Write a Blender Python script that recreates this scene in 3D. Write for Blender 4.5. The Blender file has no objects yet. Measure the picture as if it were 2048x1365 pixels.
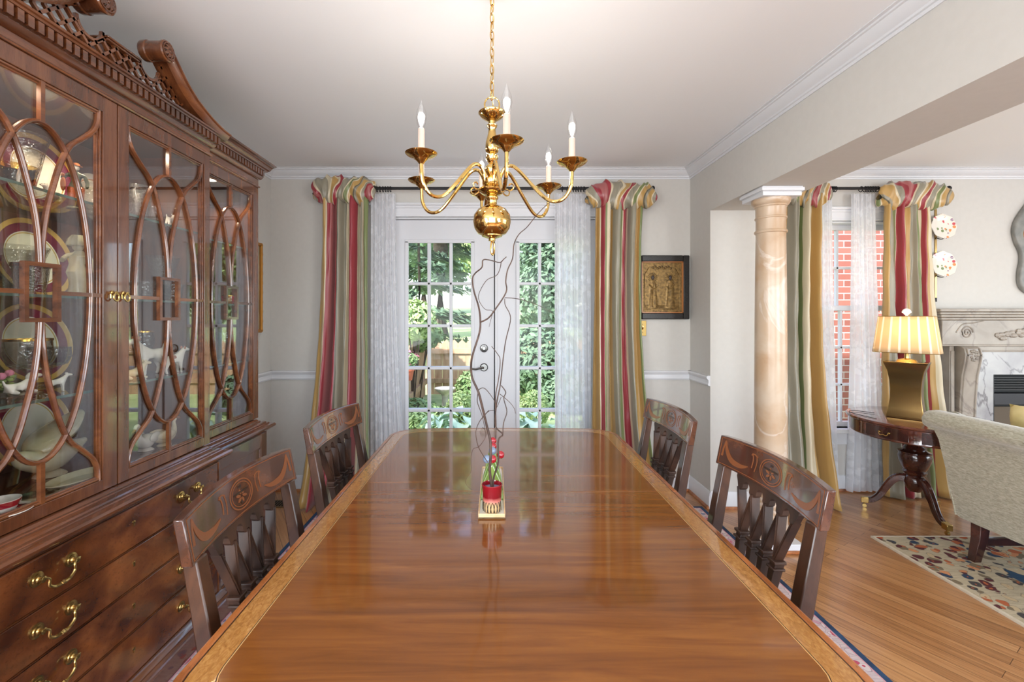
import bpy, bmesh, math, random
from math import sin, cos, pi, radians, sqrt
from mathutils import Vector, Matrix
S = bpy.context.scene
COL = S.collection
rnd = random.Random(7)

# ------------------------------------------------------------------ camera
EYE = 1.313                       # lens height above the floor
FOC, VX, VY = 910.0, 989.5, 633.0  # focal length and vanishing point in pixels of the 2048x1365 frame
cam = bpy.data.cameras.new('camera'); co = bpy.data.objects.new('camera', cam); COL.objects.link(co)
cam.sensor_width = 36.0; cam.lens = FOC / 2048 * 36.0
cam.shift_x = (1024 - VX) / 2048; cam.shift_y = -(682.5 - VY) / 2048
cam.clip_start = 0.02; cam.clip_end = 300
co.location = (0, 0, EYE); co.rotation_euler = (pi / 2, 0, 0)
S.camera = co
def at(px, py, d):                # a point seen at pixel (px, py), d metres into the room
    return Vector(((px - VX) * d / FOC, d, EYE - (py - VY) * d / FOC))

# ------------------------------------------------------------------ world, sun, fill lights
w = bpy.data.worlds.new('sky'); S.world = w; w.use_nodes = True
wn = w.node_tree; wn.nodes.clear()
wo = wn.nodes.new('ShaderNodeOutputWorld'); wb = wn.nodes.new('ShaderNodeBackground'); sk = wn.nodes.new('ShaderNodeTexSky')
sk.sky_type = 'NISHITA'; sk.sun_disc = False; sk.sun_elevation = radians(50); sk.sun_rotation = radians(250); sk.air_density = 1.0; sk.dust_density = 2.0
wb.inputs['Strength'].default_value = 0.8
wn.links.new(sk.outputs[0], wb.inputs[0]); wn.links.new(wb.outputs[0], wo.inputs[0])

def lamp(name, kind, loc, power, color=(1, 1, 1), rot=(0, 0, 0), size=None, size_y=None, radius=None, spread=None):
    l = bpy.data.lights.new(name, kind); l.energy = power; l.color = color
    if kind == 'AREA':
        l.shape = 'RECTANGLE'; l.size = size; l.size_y = size_y or size
        if spread: l.spread = spread
    if radius is not None: l.shadow_soft_size = radius
    o = bpy.data.objects.new(name, l); COL.objects.link(o); o.location = loc; o.rotation_euler = rot
    return o
sun = lamp('sun', 'SUN', (0, 0, 10), 8.5, (1, .96, .90), (radians(38), radians(-28), 0)); sun.data.angle = radians(1.5)
# added fill lights, set in unseen openings behind the camera and to both sides
lamp('fill_light_rear', 'AREA', (0.0, -2.28, 1.35), 104, (.89, .95, 1), (radians(-112), 0, pi), 2.6, 1.9)
lamp('fill_light_living_rear', 'AREA', (3.6, -2.28, 1.35), 128, (.89, .95, 1), (radians(-120), 0, pi), 2.2, 1.7)
lamp('fill_light_left', 'AREA', (-1.67, -1.1, 1.40), 92, (.89, .95, 1), (0, radians(-118), 0), 1.35, 1.5)  # added fill from the left, brightens the beam and ceiling
lamp('fill_light_living_side', 'AREA', (5.72, 0.9, 1.35), 46, (.91, .96, 1), (0, radians(90), 0), 1.6, 2.4)  # added fill from the unseen living-room side
S.view_settings.view_transform = 'Standard'; S.view_settings.look = 'None'
S.view_settings.gamma = 1; S.view_settings.use_curve_mapping = False
S.view_settings.exposure = 0.0

# ------------------------------------------------------------------ helpers
def bm_new(): return bmesh.new()
def box(bm, x0, x1, y0, y1, z0, z1):
    vs = [bm.verts.new(p) for p in ((x0,y0,z0),(x1,y0,z0),(x1,y1,z0),(x0,y1,z0),(x0,y0,z1),(x1,y0,z1),(x1,y1,z1),(x0,y1,z1))]
    for f in ((0,3,2,1),(4,5,6,7),(0,1,5,4),(1,2,6,5),(2,3,7,6),(3,0,4,7)): bm.faces.new([vs[i] for i in f])
    return bm
def hexa(bm, a, b):               # solid between two quads (4 points each, same order)
    va = [bm.verts.new(p) for p in a]; vb = [bm.verts.new(p) for p in b]
    bm.faces.new(va[::-1]); bm.faces.new(vb)
    for i in range(4): bm.faces.new((va[i], va[(i+1)%4], vb[(i+1)%4], vb[i]))
    return bm
def prism(bm, poly, axis, t0, t1):
    def P(a, b, t): return {'x': (t, a, b), 'y': (a, t, b), 'z': (a, b, t)}[axis]
    A = [bm.verts.new(P(a, b, t0)) for a, b in poly]; B = [bm.verts.new(P(a, b, t1)) for a, b in poly]
    n = len(poly); bm.faces.new(A[::-1]); bm.faces.new(B)
    for i in range(n): bm.faces.new((A[i], A[(i+1)%n], B[(i+1)%n], B[i]))
    return bm
def lathe(bm, prof, c=(0,0,0), n=24, sx=1, sy=1, axis='z'):
    def P(r, z, a):
        u, v = r*cos(a)*sx, r*sin(a)*sy
        return {'z': (c[0]+u, c[1]+v, c[2]+z), 'x': (c[0]+z, c[1]+u, c[2]+v), 'y': (c[0]+v, c[1]+z, c[2]+u)}[axis]
    rings = []
    for r, z in prof:
        if r < 1e-5: rings.append([bm.verts.new(P(0, z, 0))])
        else: rings.append([bm.verts.new(P(r, z, 2*pi*i/n)) for i in range(n)])
    for A, B in zip(rings, rings[1:]):
        for i in range(n):
            j = (i+1) % n
            if len(A) == 1 and len(B) == 1: continue
            if len(A) == 1: bm.faces.new((A[0], B[i], B[j]))
            elif len(B) == 1: bm.faces.new((A[i], A[j], B[0]))
            else: bm.faces.new((A[i], A[j], B[j], B[i]))
    return bm
def smooth_path(pts, k=6):        # Catmull-Rom through the points
    pts = [Vector(p) for p in pts]; out = []
    for i in range(len(pts)-1):
        p0 = pts[max(i-1,0)]; p1 = pts[i]; p2 = pts[i+1]; p3 = pts[min(i+2,len(pts)-1)]
        for j in range(k):
            t = j/k
            out.append(.5*((2*p1)+(p2-p0)*t+(2*p0-5*p1+4*p2-p3)*t*t+(3*p1-p0-3*p2+p3)*t**3))
    out.append(pts[-1]); return out
def sweep(bm, path, prof, closed=False, up=Vector((0,0,1)), scale=None, cap=True):
    path = [Vector(p) for p in path]; n = len(path); rings = []; m = len(prof)
    for i, p in enumerate(path):
        a = path[(i-1) % n] if (closed or i) else p; b = path[(i+1) % n] if (closed or i < n-1) else p
        t = (b-a).normalized()
        s = t.cross(up)
        if s.length < 1e-3: s = t.cross(Vector((1,0,0)))
        s.normalize(); v = s.cross(t).normalized(); k = scale[i] if scale else 1
        rings.append([bm.verts.new(p + s*(q[0]*k) + v*(q[1]*k)) for q in prof])
    for i in range(n if closed else n-1):
        A, B = rings[i], rings[(i+1) % n]
        for j in range(m): bm.faces.new((A[j], A[(j+1)%m], B[(j+1)%m], B[j]))
    if not closed and cap: bm.faces.new(rings[0][::-1]); bm.faces.new(rings[-1])
    return bm
def circ(r, n=8, sx=1, sy=1): return [(r*cos(2*pi*i/n)*sx, r*sin(2*pi*i/n)*sy) for i in range(n)]
def rect(wd, ht): return [(-wd/2,-ht/2),(wd/2,-ht/2),(wd/2,ht/2),(-wd/2,ht/2)]
def tube(bm, path, r, n=8, closed=False, radii=None, up=Vector((0,0,1))):
    return sweep(bm, path, circ(1 if radii else r, n), closed, up, radii)
def ball(bm, c, r, sx=1, sy=1, sz=1, n=12):
    prof = [(0 if i in (0, n//2*2) else sin(pi*i/(n//2*2)), -cos(pi*i/(n//2*2))) for i in range(n//2*2+1)]
    return lathe(bm, [(r*a, r*b*sz) for a, b in prof], c, n, sx, sy)
def grid(bm, f, nu, nv, uv=None):  # f(u,v) -> point ; optional uv layer with (u,v)
    V = [[bm.verts.new(f(i/nu, j/nv)) for j in range(nv+1)] for i in range(nu+1)]
    L = bm.loops.layers.uv.verify() if uv else None
    for i in range(nu):
        for j in range(nv):
            fc = bm.faces.new((V[i][j], V[i+1][j], V[i+1][j+1], V[i][j+1]))
            if L:
                for lp, (a, b) in zip(fc.loops, ((i,j),(i+1,j),(i+1,j+1),(i,j+1))): lp[L].uv = uv(a/nu, b/nv)
    return bm

def tag(o, label=None, cat=None, group=None, kind=None):
    if label: o['label'] = label
    if cat: o['category'] = cat
    if group: o['group'] = group
    if kind: o['kind'] = kind
    return o
def obj(name, bm, mat, parent=None, smooth=30, bevel=0, seg=2, solid=0, subsurf=0):
    if parent is not None:        # geometry given in the thing's root space when root is unrotated: shift to local
        off = root_loc(parent)
        if not parent.get('_local'): bmesh.ops.translate(bm, verts=bm.verts, vec=-off)
    bmesh.ops.recalc_face_normals(bm, faces=bm.faces)
    me = bpy.data.meshes.new(name); bm.to_mesh(me); bm.free()
    o = bpy.data.objects.new(name, me); COL.objects.link(o)
    if parent is not None:
        o.parent = parent
        if parent.get('_local'): o['_local'] = 1
    if mat: me.materials.append(mat)
    if smooth:
        for p in me.polygons: p.use_smooth = True
        me.set_sharp_from_angle(angle=radians(smooth))
    if bevel:
        m = o.modifiers.new('bevel', 'BEVEL'); m.width = bevel; m.segments = seg; m.limit_method = 'ANGLE'; m.angle_limit = radians(40)
    if solid:
        m = o.modifiers.new('solid', 'SOLIDIFY'); m.thickness = solid; m.offset = 0
    if subsurf:
        m = o.modifiers.new('sub', 'SUBSURF'); m.levels = subsurf; m.render_levels = subsurf
    return o
def root_loc(o):
    v = Vector((0,0,0))
    while o is not None: v += o.location; o = o.parent
    return v
def thing(name, label, cat, loc=(0,0,0), rz=0, group=None, local=False):
    o = bpy.data.objects.new(name, None); COL.objects.link(o); o.empty_display_size = .1
    o.location = loc; o.rotation_euler = (0, 0, rz); tag(o, label, cat, group)
    if local: o['_local'] = 1     # meshes are given around the thing's own origin
    return o
def single(name, bm, mat, label, cat, loc=None, group=None, **k):  # a thing that is one mesh; loc = its base
    if loc is not None: bmesh.ops.translate(bm, verts=bm.verts, vec=-Vector(loc))
    o = obj(name, bm, mat, None, **k)
    if loc is not None: o.location = loc
    return tag(o, label, cat, group)
def struct(name, bm, mat, parent=None, **k):
    o = obj(name, bm, mat, parent, **k)
    if parent is None: o['kind'] = 'structure'
    return o
def dup(o, parent=None):
    c = o.copy(); COL.objects.link(c)
    if parent is not None: c.parent = parent
    for ch in list(o.children): dup(ch, c)
    return c
def place(o, loc, rz=0, label=None, group=None, scale=None):
    o.location = loc; o.rotation_euler = (0, 0, rz)
    if label: o['label'] = label
    if group: o['group'] = group
    if scale: o.scale = (scale,)*3
    return o

# ------------------------------------------------------------------ materials
def srgb(r, g, b):
    f = lambda c: (c/255/12.92 if c/255 <= .04045 else ((c/255+.055)/1.055)**2.4)
    return (f(r), f(g), f(b), 1)
class M:
    def __init__(s, name, color=(.8,.8,.8,1), rough=.5, metal=0, **k):
        s.m = bpy.data.materials.new(name); s.m.use_nodes = True; s.t = s.m.node_tree; s.n = s.t.nodes
        s.p = s.n['Principled BSDF']; s.out = s.n['Material Output']
        s.p.inputs['Base Color'].default_value = color; s.p.inputs['Roughness'].default_value = rough; s.p.inputs['Metallic'].default_value = metal
        for a, b in k.items(): s.p.inputs[a.replace('_', ' ')].default_value = b
    def node(s, typ, **k):
        nd = s.n.new('ShaderNode' + typ)
        for a, b in k.items():
            if a in nd.inputs: nd.inputs[a].default_value = b
            else: setattr(nd, a, b)
        return nd
    def link(s, a, b): s.t.links.new(a, b)
    def coords(s, kind='Object', scale=(1,1,1), rot=(0,0,0), loc=(0,0,0)):
        c = s.node('TexCoord'); mp = s.node('Mapping'); src = c.outputs[kind]
        if any(rot):               # turn first, then stretch
            m0 = s.node('Mapping'); m0.inputs['Rotation'].default_value = rot; s.link(src, m0.inputs[0]); src = m0.outputs[0]; rot = (0,0,0)
        s.link(src, mp.inputs[0])
        mp.inputs['Scale'].default_value = scale; mp.inputs['Rotation'].default_value = rot; mp.inputs['Location'].default_value = loc
        return mp.outputs[0]
    def ramp(s, fac, stops, interp='LINEAR'):
        r = s.node('ValToRGB'); r.color_ramp.interpolation = interp; e = r.color_ramp.elements
        while len(e) < len(stops): e.new(.5)
        for el, (p, c) in zip(e, stops): el.position = p; el.color = c
        s.link(fac, r.inputs[0]); return r.outputs[0]
    def noise(s, vec, scale=5, detail=4, rough=.5, dist=0):
        n = s.node('TexNoise'); n.inputs['Scale'].default_value = scale; n.inputs['Detail'].default_value = detail
        n.inputs['Roughness'].default_value = rough; n.inputs['Distortion'].default_value = dist
        s.link(vec, n.inputs['Vector']); return n.outputs['Fac']
    def mix(s, fac, a, b, mode='MIX'):
        x = s.node('Mix', data_type='RGBA', blend_type=mode)
        for inp, v in ((x.inputs[0], fac), (x.inputs[6], a), (x.inputs[7], b)):
            if hasattr(v, 'links'): s.link(v, inp)
            elif isinstance(v, (int, float)): inp.default_value = v
            else: inp.default_value = v
        return x.outputs[2]
    def math(s, op, a, b=0.0):
        x = s.node('Math', operation=op)
        for inp, v in ((x.inputs[0], a), (x.inputs[1], b)):
            if hasattr(v, 'links'): s.link(v, inp)
            else: inp.default_value = v
        return x.outputs[0]
    def color(s, sock): s.link(sock, s.p.inputs['Base Color']); return s
    def bump(s, sock, strength=.2, dist=.002):
        b = s.node('Bump'); b.inputs['Strength'].default_value = strength; b.inputs['Distance'].default_value = dist
        s.link(sock, b.inputs['Height']); s.link(b.outputs[0], s.p.inputs['Normal']); return s

def plain(name, c, rough=.5, metal=0, **k): return M(name, srgb(*c), rough, metal, **k).m
def mottled(name, c1, c2, scale=8, rough=.5, bump=0, detail=4, **k):
    a = M(name, srgb(*c1), rough, **k); n = a.noise(a.coords(), scale, detail)
    a.color(a.ramp(n, [(.3, srgb(*c1)), (.7, srgb(*c2))]))
    if bump: a.bump(n, bump)
    return a.m
def wood(name, dark, mid, light, stretch=(1,8,8), scale=3, rough=.25, coat=0.0, fig=.5, rot=(0,0,0), pore=.5, bump=.05):
    a = M(name, srgb(*mid), rough, Coat_Weight=coat, Coat_Roughness=.05, Coat_IOR=1.5)
    v = a.coords('Object', stretch, rot)
    n1 = a.noise(v, scale, 6, .6, 1.2); n2 = a.noise(a.coords('Object', tuple(s*.35 for s in stretch), rot), scale, 2, .5, 2.5)
    f = a.math('ADD', a.math('MULTIPLY', n1, 1-fig), a.math('MULTIPLY', n2, fig))
    c = a.ramp(f, [(.34, srgb(*dark)), (.5, srgb(*mid)), (.66, srgb(*light))])
    n3 = a.noise(a.coords('Object', tuple(s*5 for s in stretch), rot), scale*4, 3, .6)
    c = a.mix(a.ramp(n3, [(.3, (pore,)*3+(1,)), (.45, (0,0,0,1))]), c, srgb(*[x*.55 for x in dark]))
    a.color(c)
    if bump: a.bump(n3, bump, .0005)
    return a.m
def thin_glass(name, tint=(1,1,1,1), ior=1.5, rough=0.0, boost=1.0, bumpscale=0):
    a = M(name); a.n.remove(a.p)
    tr = a.node('BsdfTransparent'); tr.inputs[0].default_value = tint
    gl = a.node('BsdfGlossy'); gl.inputs['Roughness'].default_value = rough
    mx = a.node('MixShader'); ge = a.node('NewGeometry'); dt = a.node('VectorMath', operation='DOT_PRODUCT')
    a.link(ge.outputs['Incoming'], dt.inputs[1]); nrm = ge.outputs['Normal']
    if bumpscale:
        b = a.node('Bump'); b.inputs['Strength'].default_value = .8; b.inputs['Distance'].default_value = .004
        vo = a.node('TexVoronoi'); vo.inputs['Scale'].default_value = bumpscale; a.link(a.coords(), vo.inputs['Vector'])
        a.link(vo.outputs['Distance'], b.inputs['Height']); nrm = b.outputs[0]; a.link(nrm, gl.inputs['Normal'])
    a.link(nrm, dt.inputs[0]); f0 = ((ior-1)/(ior+1))**2
    k = a.math('POWER', a.math('SUBTRACT', 1.0, a.math('ABSOLUTE', dt.outputs['Value'])), 5.0)   # Schlick reflectance, the same from both sides of the sheet
    fr = a.math('MINIMUM', a.math('MULTIPLY', a.math('ADD', a.math('MULTIPLY', k, 1-f0), f0), boost), 1.0)
    a.link(fr, mx.inputs[0]); a.link(tr.outputs[0], mx.inputs[1]); a.link(gl.outputs[0], mx.inputs[2])
    a.link(mx.outputs[0], a.out.inputs[0]); return a.m
def glow(name, c, strength):
    a = M(name, (0,0,0,1)); a.p.inputs['Emission Color'].default_value = c; a.p.inputs['Emission Strength'].default_value = strength
    return a.m

WALL = mottled('wall_paint', (198,194,188), (201,197,191), 30, .75)
CEIL = plain('ceiling_paint', (238,239,241), .85)
TRIM = plain('trim_paint', (214,214,217), .4)
DOORW = plain('door_paint', (204,204,208), .45)
MAHOG = wood('cabinet_mahogany', (66,36,22), (98,56,34), (124,76,46), (6,6,.9), 2.2, .22, .9, .45, pore=.25)
MAHOGH = wood('cabinet_mahogany_rail', (66,35,19), (100,56,31), (130,78,44), (6,.9,6), 2.2, .22, .9, .4, pore=.25)
CROTCH = wood('crotch_mahogany', (58,28,14), (112,60,27), (156,92,46), (5,2.2,3.2), 2.4, .22, .7, .7, pore=.3)
CABIN = plain('cabinet_inside', (112,70,54), .5)
SATIN = wood('satinwood', (138,90,38), (164,112,54), (186,136,74), (30,12,30), 5, .2, .9, .25, pore=.35)
TABLEW = wood('table_mahogany', (98,54,17), (120,69,24), (138,84,32), (1.2,14,14), 2.0, .16, .6, .45, pore=.08, bump=0)
TABLEE = wood('table_edge_mahogany', (110,58,24), (150,86,40), (180,110,58), (7,1.5,7), 3, .2, .6, .5)
TABLEW.node_tree.nodes['Principled BSDF'].inputs['Specular IOR Level'].default_value = .3
CHAIRW = wood('chair_mahogany', (28,15,9), (52,29,18), (78,46,28), (4,4,1.2), 3, .34, .2, .4, pore=.3)
SPLATW = wood('splat_mahogany', (24,13,8), (46,26,16), (70,42,26), (4,4,1.2), 3, .5, 0, .4, pore=.3)
CRESTW = wood('crest_mahogany', (42,21,14), (72,39,25), (102,59,37), (4,1.5,4), 4, .16, .8, .7, pore=.3)
INLAY = plain('inlay_wood', (176,110,58), .3)
INLAYC = plain('crest_inlay_wood', (120,70,40), .25)
INLAYD = plain('dark_line_inlay', (44,24,12), .3)
INLAYP = plain('pale_line_inlay', (206,160,100), .3)
DARKW = wood('dark_mahogany', (36,16,12), (66,32,24), (96,50,36), (2,2,2), 4, .2, .7, .5)
BRASS = M('antique_brass', srgb(196,166,104), .26, 1).m
BRASSP = M('polished_brass', srgb(218,182,112), .09, 1).m
BRASSD = M('aged_brass_sheet', srgb(172,142,92), .16, 1).m
IRON = plain('black_iron', (38,36,36), .4, .6)
NICKEL = M('satin_nickel', srgb(116,114,112), .22, 1).m
SILVER = M('silver_plate', srgb(190,188,180), .18, 1).m
PANE = thin_glass('window_glass', (1,1,1,1), 1.40, 0, .3)
CPANE = thin_glass('cabinet_glass', (.98,.985,.98,1), 1.55, 0, 2.3)
SHELFG = thin_glass('shelf_glass', (.84,.93,.90,1), 1.5, 0, 1.2)
EDGEG = plain('shelf_glass_edge', (88,112,104), .15)
CRYSTAL = thin_glass('cut_crystal', (.95,.95,.94,1), 1.55, .04, 1.5, 90)
ETCHED = thin_glass('etched_crystal', (.92,.92,.91,1), 1.6, .14, 2.0, 140)
AMBERG = thin_glass('gold_washed_glass', (.96,.80,.38,1), 1.5, .06, 1.2, 100)
REDG = thin_glass('ruby_stained_glass', (.75,.12,.12,1), 1.6, .05, 2.0, 120)
BULBG = thin_glass('bulb_glass', (1,1,1,1), 1.45, 0, 1.3)
PORC = plain('white_porcelain', (236,230,220), .18, Coat_Weight=.6)
CREAM = mottled('cream_glaze', (222,204,166), (236,224,196), 30, .2, Coat_Weight=.6)
GOLDR = M('gold_rim', srgb(214,172,84), .22, 1).m
TAN = plain('tan_glaze', (158,92,52), .3)
GREENG = plain('olive_coat_glaze', (66,72,52), .35)
ORANGEG = plain('orange_glaze', (190,96,46), .3)
REDGL = plain('red_glaze', (168,22,38), .15, Coat_Weight=.8)
BROWNP = mottled('brown_patch_glaze', (236,230,220), (120,72,44), 22, .25)
CAND = plain('candle_sleeve', (186,166,154), .6)
BARK = mottled('twig_bark', (52,38,34), (92,70,58), 60, .7, .3)
# floor boards
a = M('oak_floor', srgb(176,122,72), .28, Coat_Weight=.35, Coat_Roughness=.12)
v = a.coords('Object', (1,1,1), (0,0,radians(58)))
br = a.node('TexBrick', offset=.37, squash=1.0)
for k, val in (('Scale',1),('Brick Width',1.15),('Row Height',.058),('Mortar Size',.0012),('Mortar Smooth',.1),('Bias',0)): br.inputs[k].default_value = val
br.inputs['Color1'].default_value = (0,0,0,1); br.inputs['Color2'].default_value = (1,1,1,1); br.inputs['Mortar'].default_value = (.5,.5,.5,1)
a.link(v, br.inputs['Vector'])
g = a.noise(a.coords('Object', (1.2,24,24), (0,0,radians(58))), 3, 6, .65, .6)
f = a.math('ADD', a.math('MULTIPLY', br.outputs['Color'], .22), a.math('MULTIPLY', g, .78))
c = a.ramp(f, [(.26, srgb(132,86,48)), (.5, srgb(172,120,74)), (.75, srgb(194,146,98))])
a.color(a.mix(br.outputs['Fac'], c, srgb(92,56,30))); a.bump(br.outputs['Fac'], -.15, .001)
OAK = a.m
SHOE = wood('shoe_moulding_oak', (120,66,34), (164,98,54), (190,126,76), (4,4,4), 4, .3)

# striped silk : u runs across the cloth (stripes), v runs down
G, R, RO, GR, T, CR, OL = srgb(182,144,80), srgb(146,30,48), srgb(166,92,92), srgb(112,124,72), srgb(140,134,116), srgb(208,194,164), srgb(84,78,60)
def silk(seq):
    a = M('striped_silk', rough=.34, Sheen_Weight=.2)
    uv = a.node('UVMap'); sp = a.node('SeparateXYZ'); a.link(uv.outputs[0], sp.inputs[0])
    fr = a.math('FRACT', sp.outputs[0])
    c = a.ramp(fr, seq, 'CONSTANT')
    n = a.noise(a.coords('UV', (60,6,1)), 4, 3)
    a.color(a.mix(a.math('MULTIPLY', n, .22), c, srgb(120,108,92)))
    a.bump(n, .08, .002); return a.m
SILK = silk([(0,G),(.08,CR),(.10,T),(.15,R),(.19,RO),(.25,R),(.28,CR),(.30,T),(.40,CR),(.44,G),(.50,CR),(.52,R),(.58,CR),(.60,T),(.72,CR),(.75,GR),(.82,CR),(.84,G),(.93,OL),(.96,T)])
SILK1 = silk([(0,G),(.10,CR),(.12,R),(.17,RO),(.30,R),(.36,OL),(.38,T),(.51,CR),(.56,G),(.61,R),(.74,CR),(.78,T),(.89,CR),(.925,GR)])
SILK2 = silk([(0,T),(.02,G),(.12,CR),(.15,R),(.22,GR),(.25,CR),(.34,G),(.40,T),(.52,GR),(.56,CR),(.58,R),(.69,CR),(.71,T),(.82,G),(.94,GR)])
SILK3 = silk([(0,G),(.06,T),(.30,GR),(.46,CR),(.56,G),(.72,CR),(.78,G),(.93,GR)])
SILK4 = silk([(0,G),(.07,T),(.17,GR),(.25,CR),(.27,R),(.40,CR),(.46,G),(.53,T),(.63,GR),(.69,CR),(.79,R),(.85,G),(.91,CR)])
def sheer():
    a = M('lace_sheer'); a.n.remove(a.p)
    uv = a.node('UVMap'); mp = a.node('Mapping'); a.link(uv.outputs[0], mp.inputs[0]); mp.inputs['Scale'].default_value = (.28,2.2,1)
    vo = a.node('TexVoronoi'); vo.inputs['Scale'].default_value = 15; a.link(mp.outputs[0], vo.inputs['Vector'])
    n = a.noise(mp.outputs[0], 12.0, 3, .6, 2.2)
    leaf = a.ramp(a.math('ADD', a.math('MULTIPLY', vo.outputs['Distance'], .5), a.math('MULTIPLY', n, .6)), [(.46,(1,1,1,1)),(.54,(0,0,0,1))])
    tr = a.node('BsdfTransparent'); df = a.node('BsdfDiffuse'); tl = a.node('BsdfTranslucent'); ad = a.node('MixShader'); mx = a.node('MixShader')
    df.inputs[0].default_value = (.88,.88,.90,1); tl.inputs[0].default_value = (.9,.9,.92,1); ad.inputs[0].default_value = .55
    a.link(df.outputs[0], ad.inputs[1]); a.link(tl.outputs[0], ad.inputs[2])
    a.link(a.math('ADD', a.math('MULTIPLY', leaf, .14), .84), mx.inputs[0])
    a.link(tr.outputs[0], mx.inputs[1]); a.link(ad.outputs[0], mx.inputs[2]); a.link(mx.outputs[0], a.out.inputs[0]); return a.m
SHEER = sheer()
def marble(name, base, cloud, vein, vs=3.0, rough=.22):
    a = M(name, srgb(*base), rough)
    v = a.coords('Object'); n = a.noise(v, 4, 4, .5, .6)
    c = a.ramp(n, [(.35, srgb(*base)), (.65, srgb(*cloud))])
    n2 = a.noise(a.coords('Object', (1,1,.6), (.5,.4,.3)), vs, 5, .55, 1.6)
    ln = a.ramp(a.math('ABSOLUTE', a.math('SUBTRACT', n2, .5)), [(0,(1,1,1,1)),(.022,(0,0,0,1))])
    a.color(a.mix(a.math('MULTIPLY', ln, .75), c, srgb(*vein))); return a.m
COLM = marble('painted_peach_marble', (180,146,112), (200,180,158), (214,200,186), 1.8, .28)
FIREM = marble('aged_cream_marble', (140,129,117), (166,156,144), (128,118,110), 2.0, .3)
FIREW = marble('grey_veined_marble', (146,144,146), (176,174,172), (92,88,92), 2.6, .15)
CHEN = M('sage_chenille', srgb(190,184,162), .85, Sheen_Weight=.5)
n = CHEN.noise(CHEN.coords('Object', (16,6,22)), 7, 6, .75, .5)
CHEN.color(CHEN.ramp(n, [(.30, srgb(128,120,96)), (.52, srgb(172,166,144)), (.72, srgb(200,196,178))])); CHEN.bump(n, .4, .003); CHEN = CHEN.m
PILLOW = mottled('gold_damask', (206,186,126), (222,206,152), 14, .6)
def rugmat(name, cols, cream, scale, dark):
    a = M(name, rough=.95)
    v = a.coords('Object'); n = a.noise(v, 6, 2); vv = a.node('VectorMath', operation='ADD'); a.link(v, vv.inputs[0])
    sc = a.node('VectorMath', operation='SCALE'); sc.inputs['Scale'].default_value = .10
    cn = a.node('TexNoise'); cn.inputs['Scale'].default_value = 9; a.link(v, cn.inputs['Vector']); a.link(cn.outputs['Color'], sc.inputs[0]); a.link(sc.outputs[0], vv.inputs[1])
    vo = a.node('TexVoronoi'); vo.inputs['Scale'].default_value = scale; a.link(vv.outputs[0], vo.inputs['Vector'])
    sep = a.node('SeparateColor'); a.link(vo.outputs['Color'], sep.inputs[0])
    k = len(cols); pal = a.ramp(sep.outputs[0], [(i/k, srgb(*c)) for i, c in enumerate(cols)], 'CONSTANT')
    inside = a.ramp(vo.outputs['Distance'], [(.46,(1,1,1,1)),(.50,(0,0,0,1))])
    ring = a.ramp(a.math('ABSOLUTE', a.math('SUBTRACT', vo.outputs['Distance'], .49)), [(.0,(1,1,1,1)),(.035,(0,0,0,1))])
    heart = a.ramp(vo.outputs['Distance'], [(.14,(1,1,1,1)),(.17,(0,0,0,1))])
    gr = a.ramp(a.noise(a.coords('Object', (4,40,1)), 3, 5, .7), [(.38, srgb(*[int(q*.86) for q in cream])), (.62, srgb(*cream))]); c = a.mix(inside, gr, pal); c = a.mix(heart, c, srgb(*cols[1])); c = a.mix(a.math('MULTIPLY', ring, .8), c, srgb(*dark))
    a.color(c); a.bump(a.noise(v, 220, 2), .4, .003); return a.m
RUGA = rugmat('faded_floral_rug', [(120,104,80),(176,92,50),(40,58,82),(190,168,132),(204,138,92),(86,32,34),(66,60,58)], (194,178,148), 20, (60,56,58))
RUGB = rugmat('deep_floral_rug', [(34,62,92),(204,190,160),(186,92,48),(30,48,76),(198,176,140),(150,60,40)], (40,74,102), 8, (26,34,50))
RUGC = rugmat('pink_border_rug', [(200,182,182),(178,70,90),(96,112,150),(206,190,186),(190,140,150)], (206,186,184), 26, (120,70,90))
NAVY = mottled('navy_rug', (22,40,66), (40,72,106), 18, .95)
PINKR = mottled('rose_rug_line', (190,120,132), (206,160,160), 40, .95)
CREAMR = mottled('cream_rug', (196,182,158), (210,198,176), 40, .95)
def bricks(name):
    a = M(name, rough=.9); v = a.coords('Object', (1,1,1), (pi/2,0,0)); b = a.node('TexBrick')
    for k, val in (('Scale',1),('Brick Width',.21),('Row Height',.075),('Mortar Size',.006)): b.inputs[k].default_value = val
    b.inputs['Color1'].default_value = srgb(142,84,72); b.inputs['Color2'].default_value = srgb(164,104,90); b.inputs['Mortar'].default_value = srgb(190,182,174)
    a.link(v, b.inputs['Vector']); a.color(b.outputs['Color']); return a.m
BRICK = bricks('red_brick')
CEDAR = wood('cedar_fence', (168,134,104), (192,158,126), (208,178,148), (6,6,.8), 3, .8, pore=.15)
LEAFD = mottled('conifer_green', (66,92,70), (110,138,104), 9, .7)
LEAFM = mottled('leaf_green', (90,124,72), (146,172,112), 9, .6)
LEAFL = mottled('sunny_leaf_green', (140,168,98), (186,206,142), 9, .6)
HOSTA = mottled('hosta_blue_green', (146,182,158), (190,212,190), 5, .5)
GRASS = mottled('lawn_grass', (140,164,100), (188,204,146), 3, .9)
TRUNK = mottled('tree_bark', (66,54,46), (104,90,78), 12, .9, .4)
STONE = mottled('cast_stone', (156,152,146), (190,186,178), 18, .85, .2)
TERRA = plain('terracotta', (196,104,76), .8)
PINKF = plain('pink_petals', (206,120,150), .7)
GCACT = mottled('green_ceramic', (84,112,50), (132,152,78), 20, .15, Coat_Weight=.8)
BEIGEC = mottled('sand_glaze', (206,166,120), (222,190,150), 30, .3)
BLUEG = plain('blue_grey_glaze', (120,136,160), .2, Coat_Weight=.6)

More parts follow.
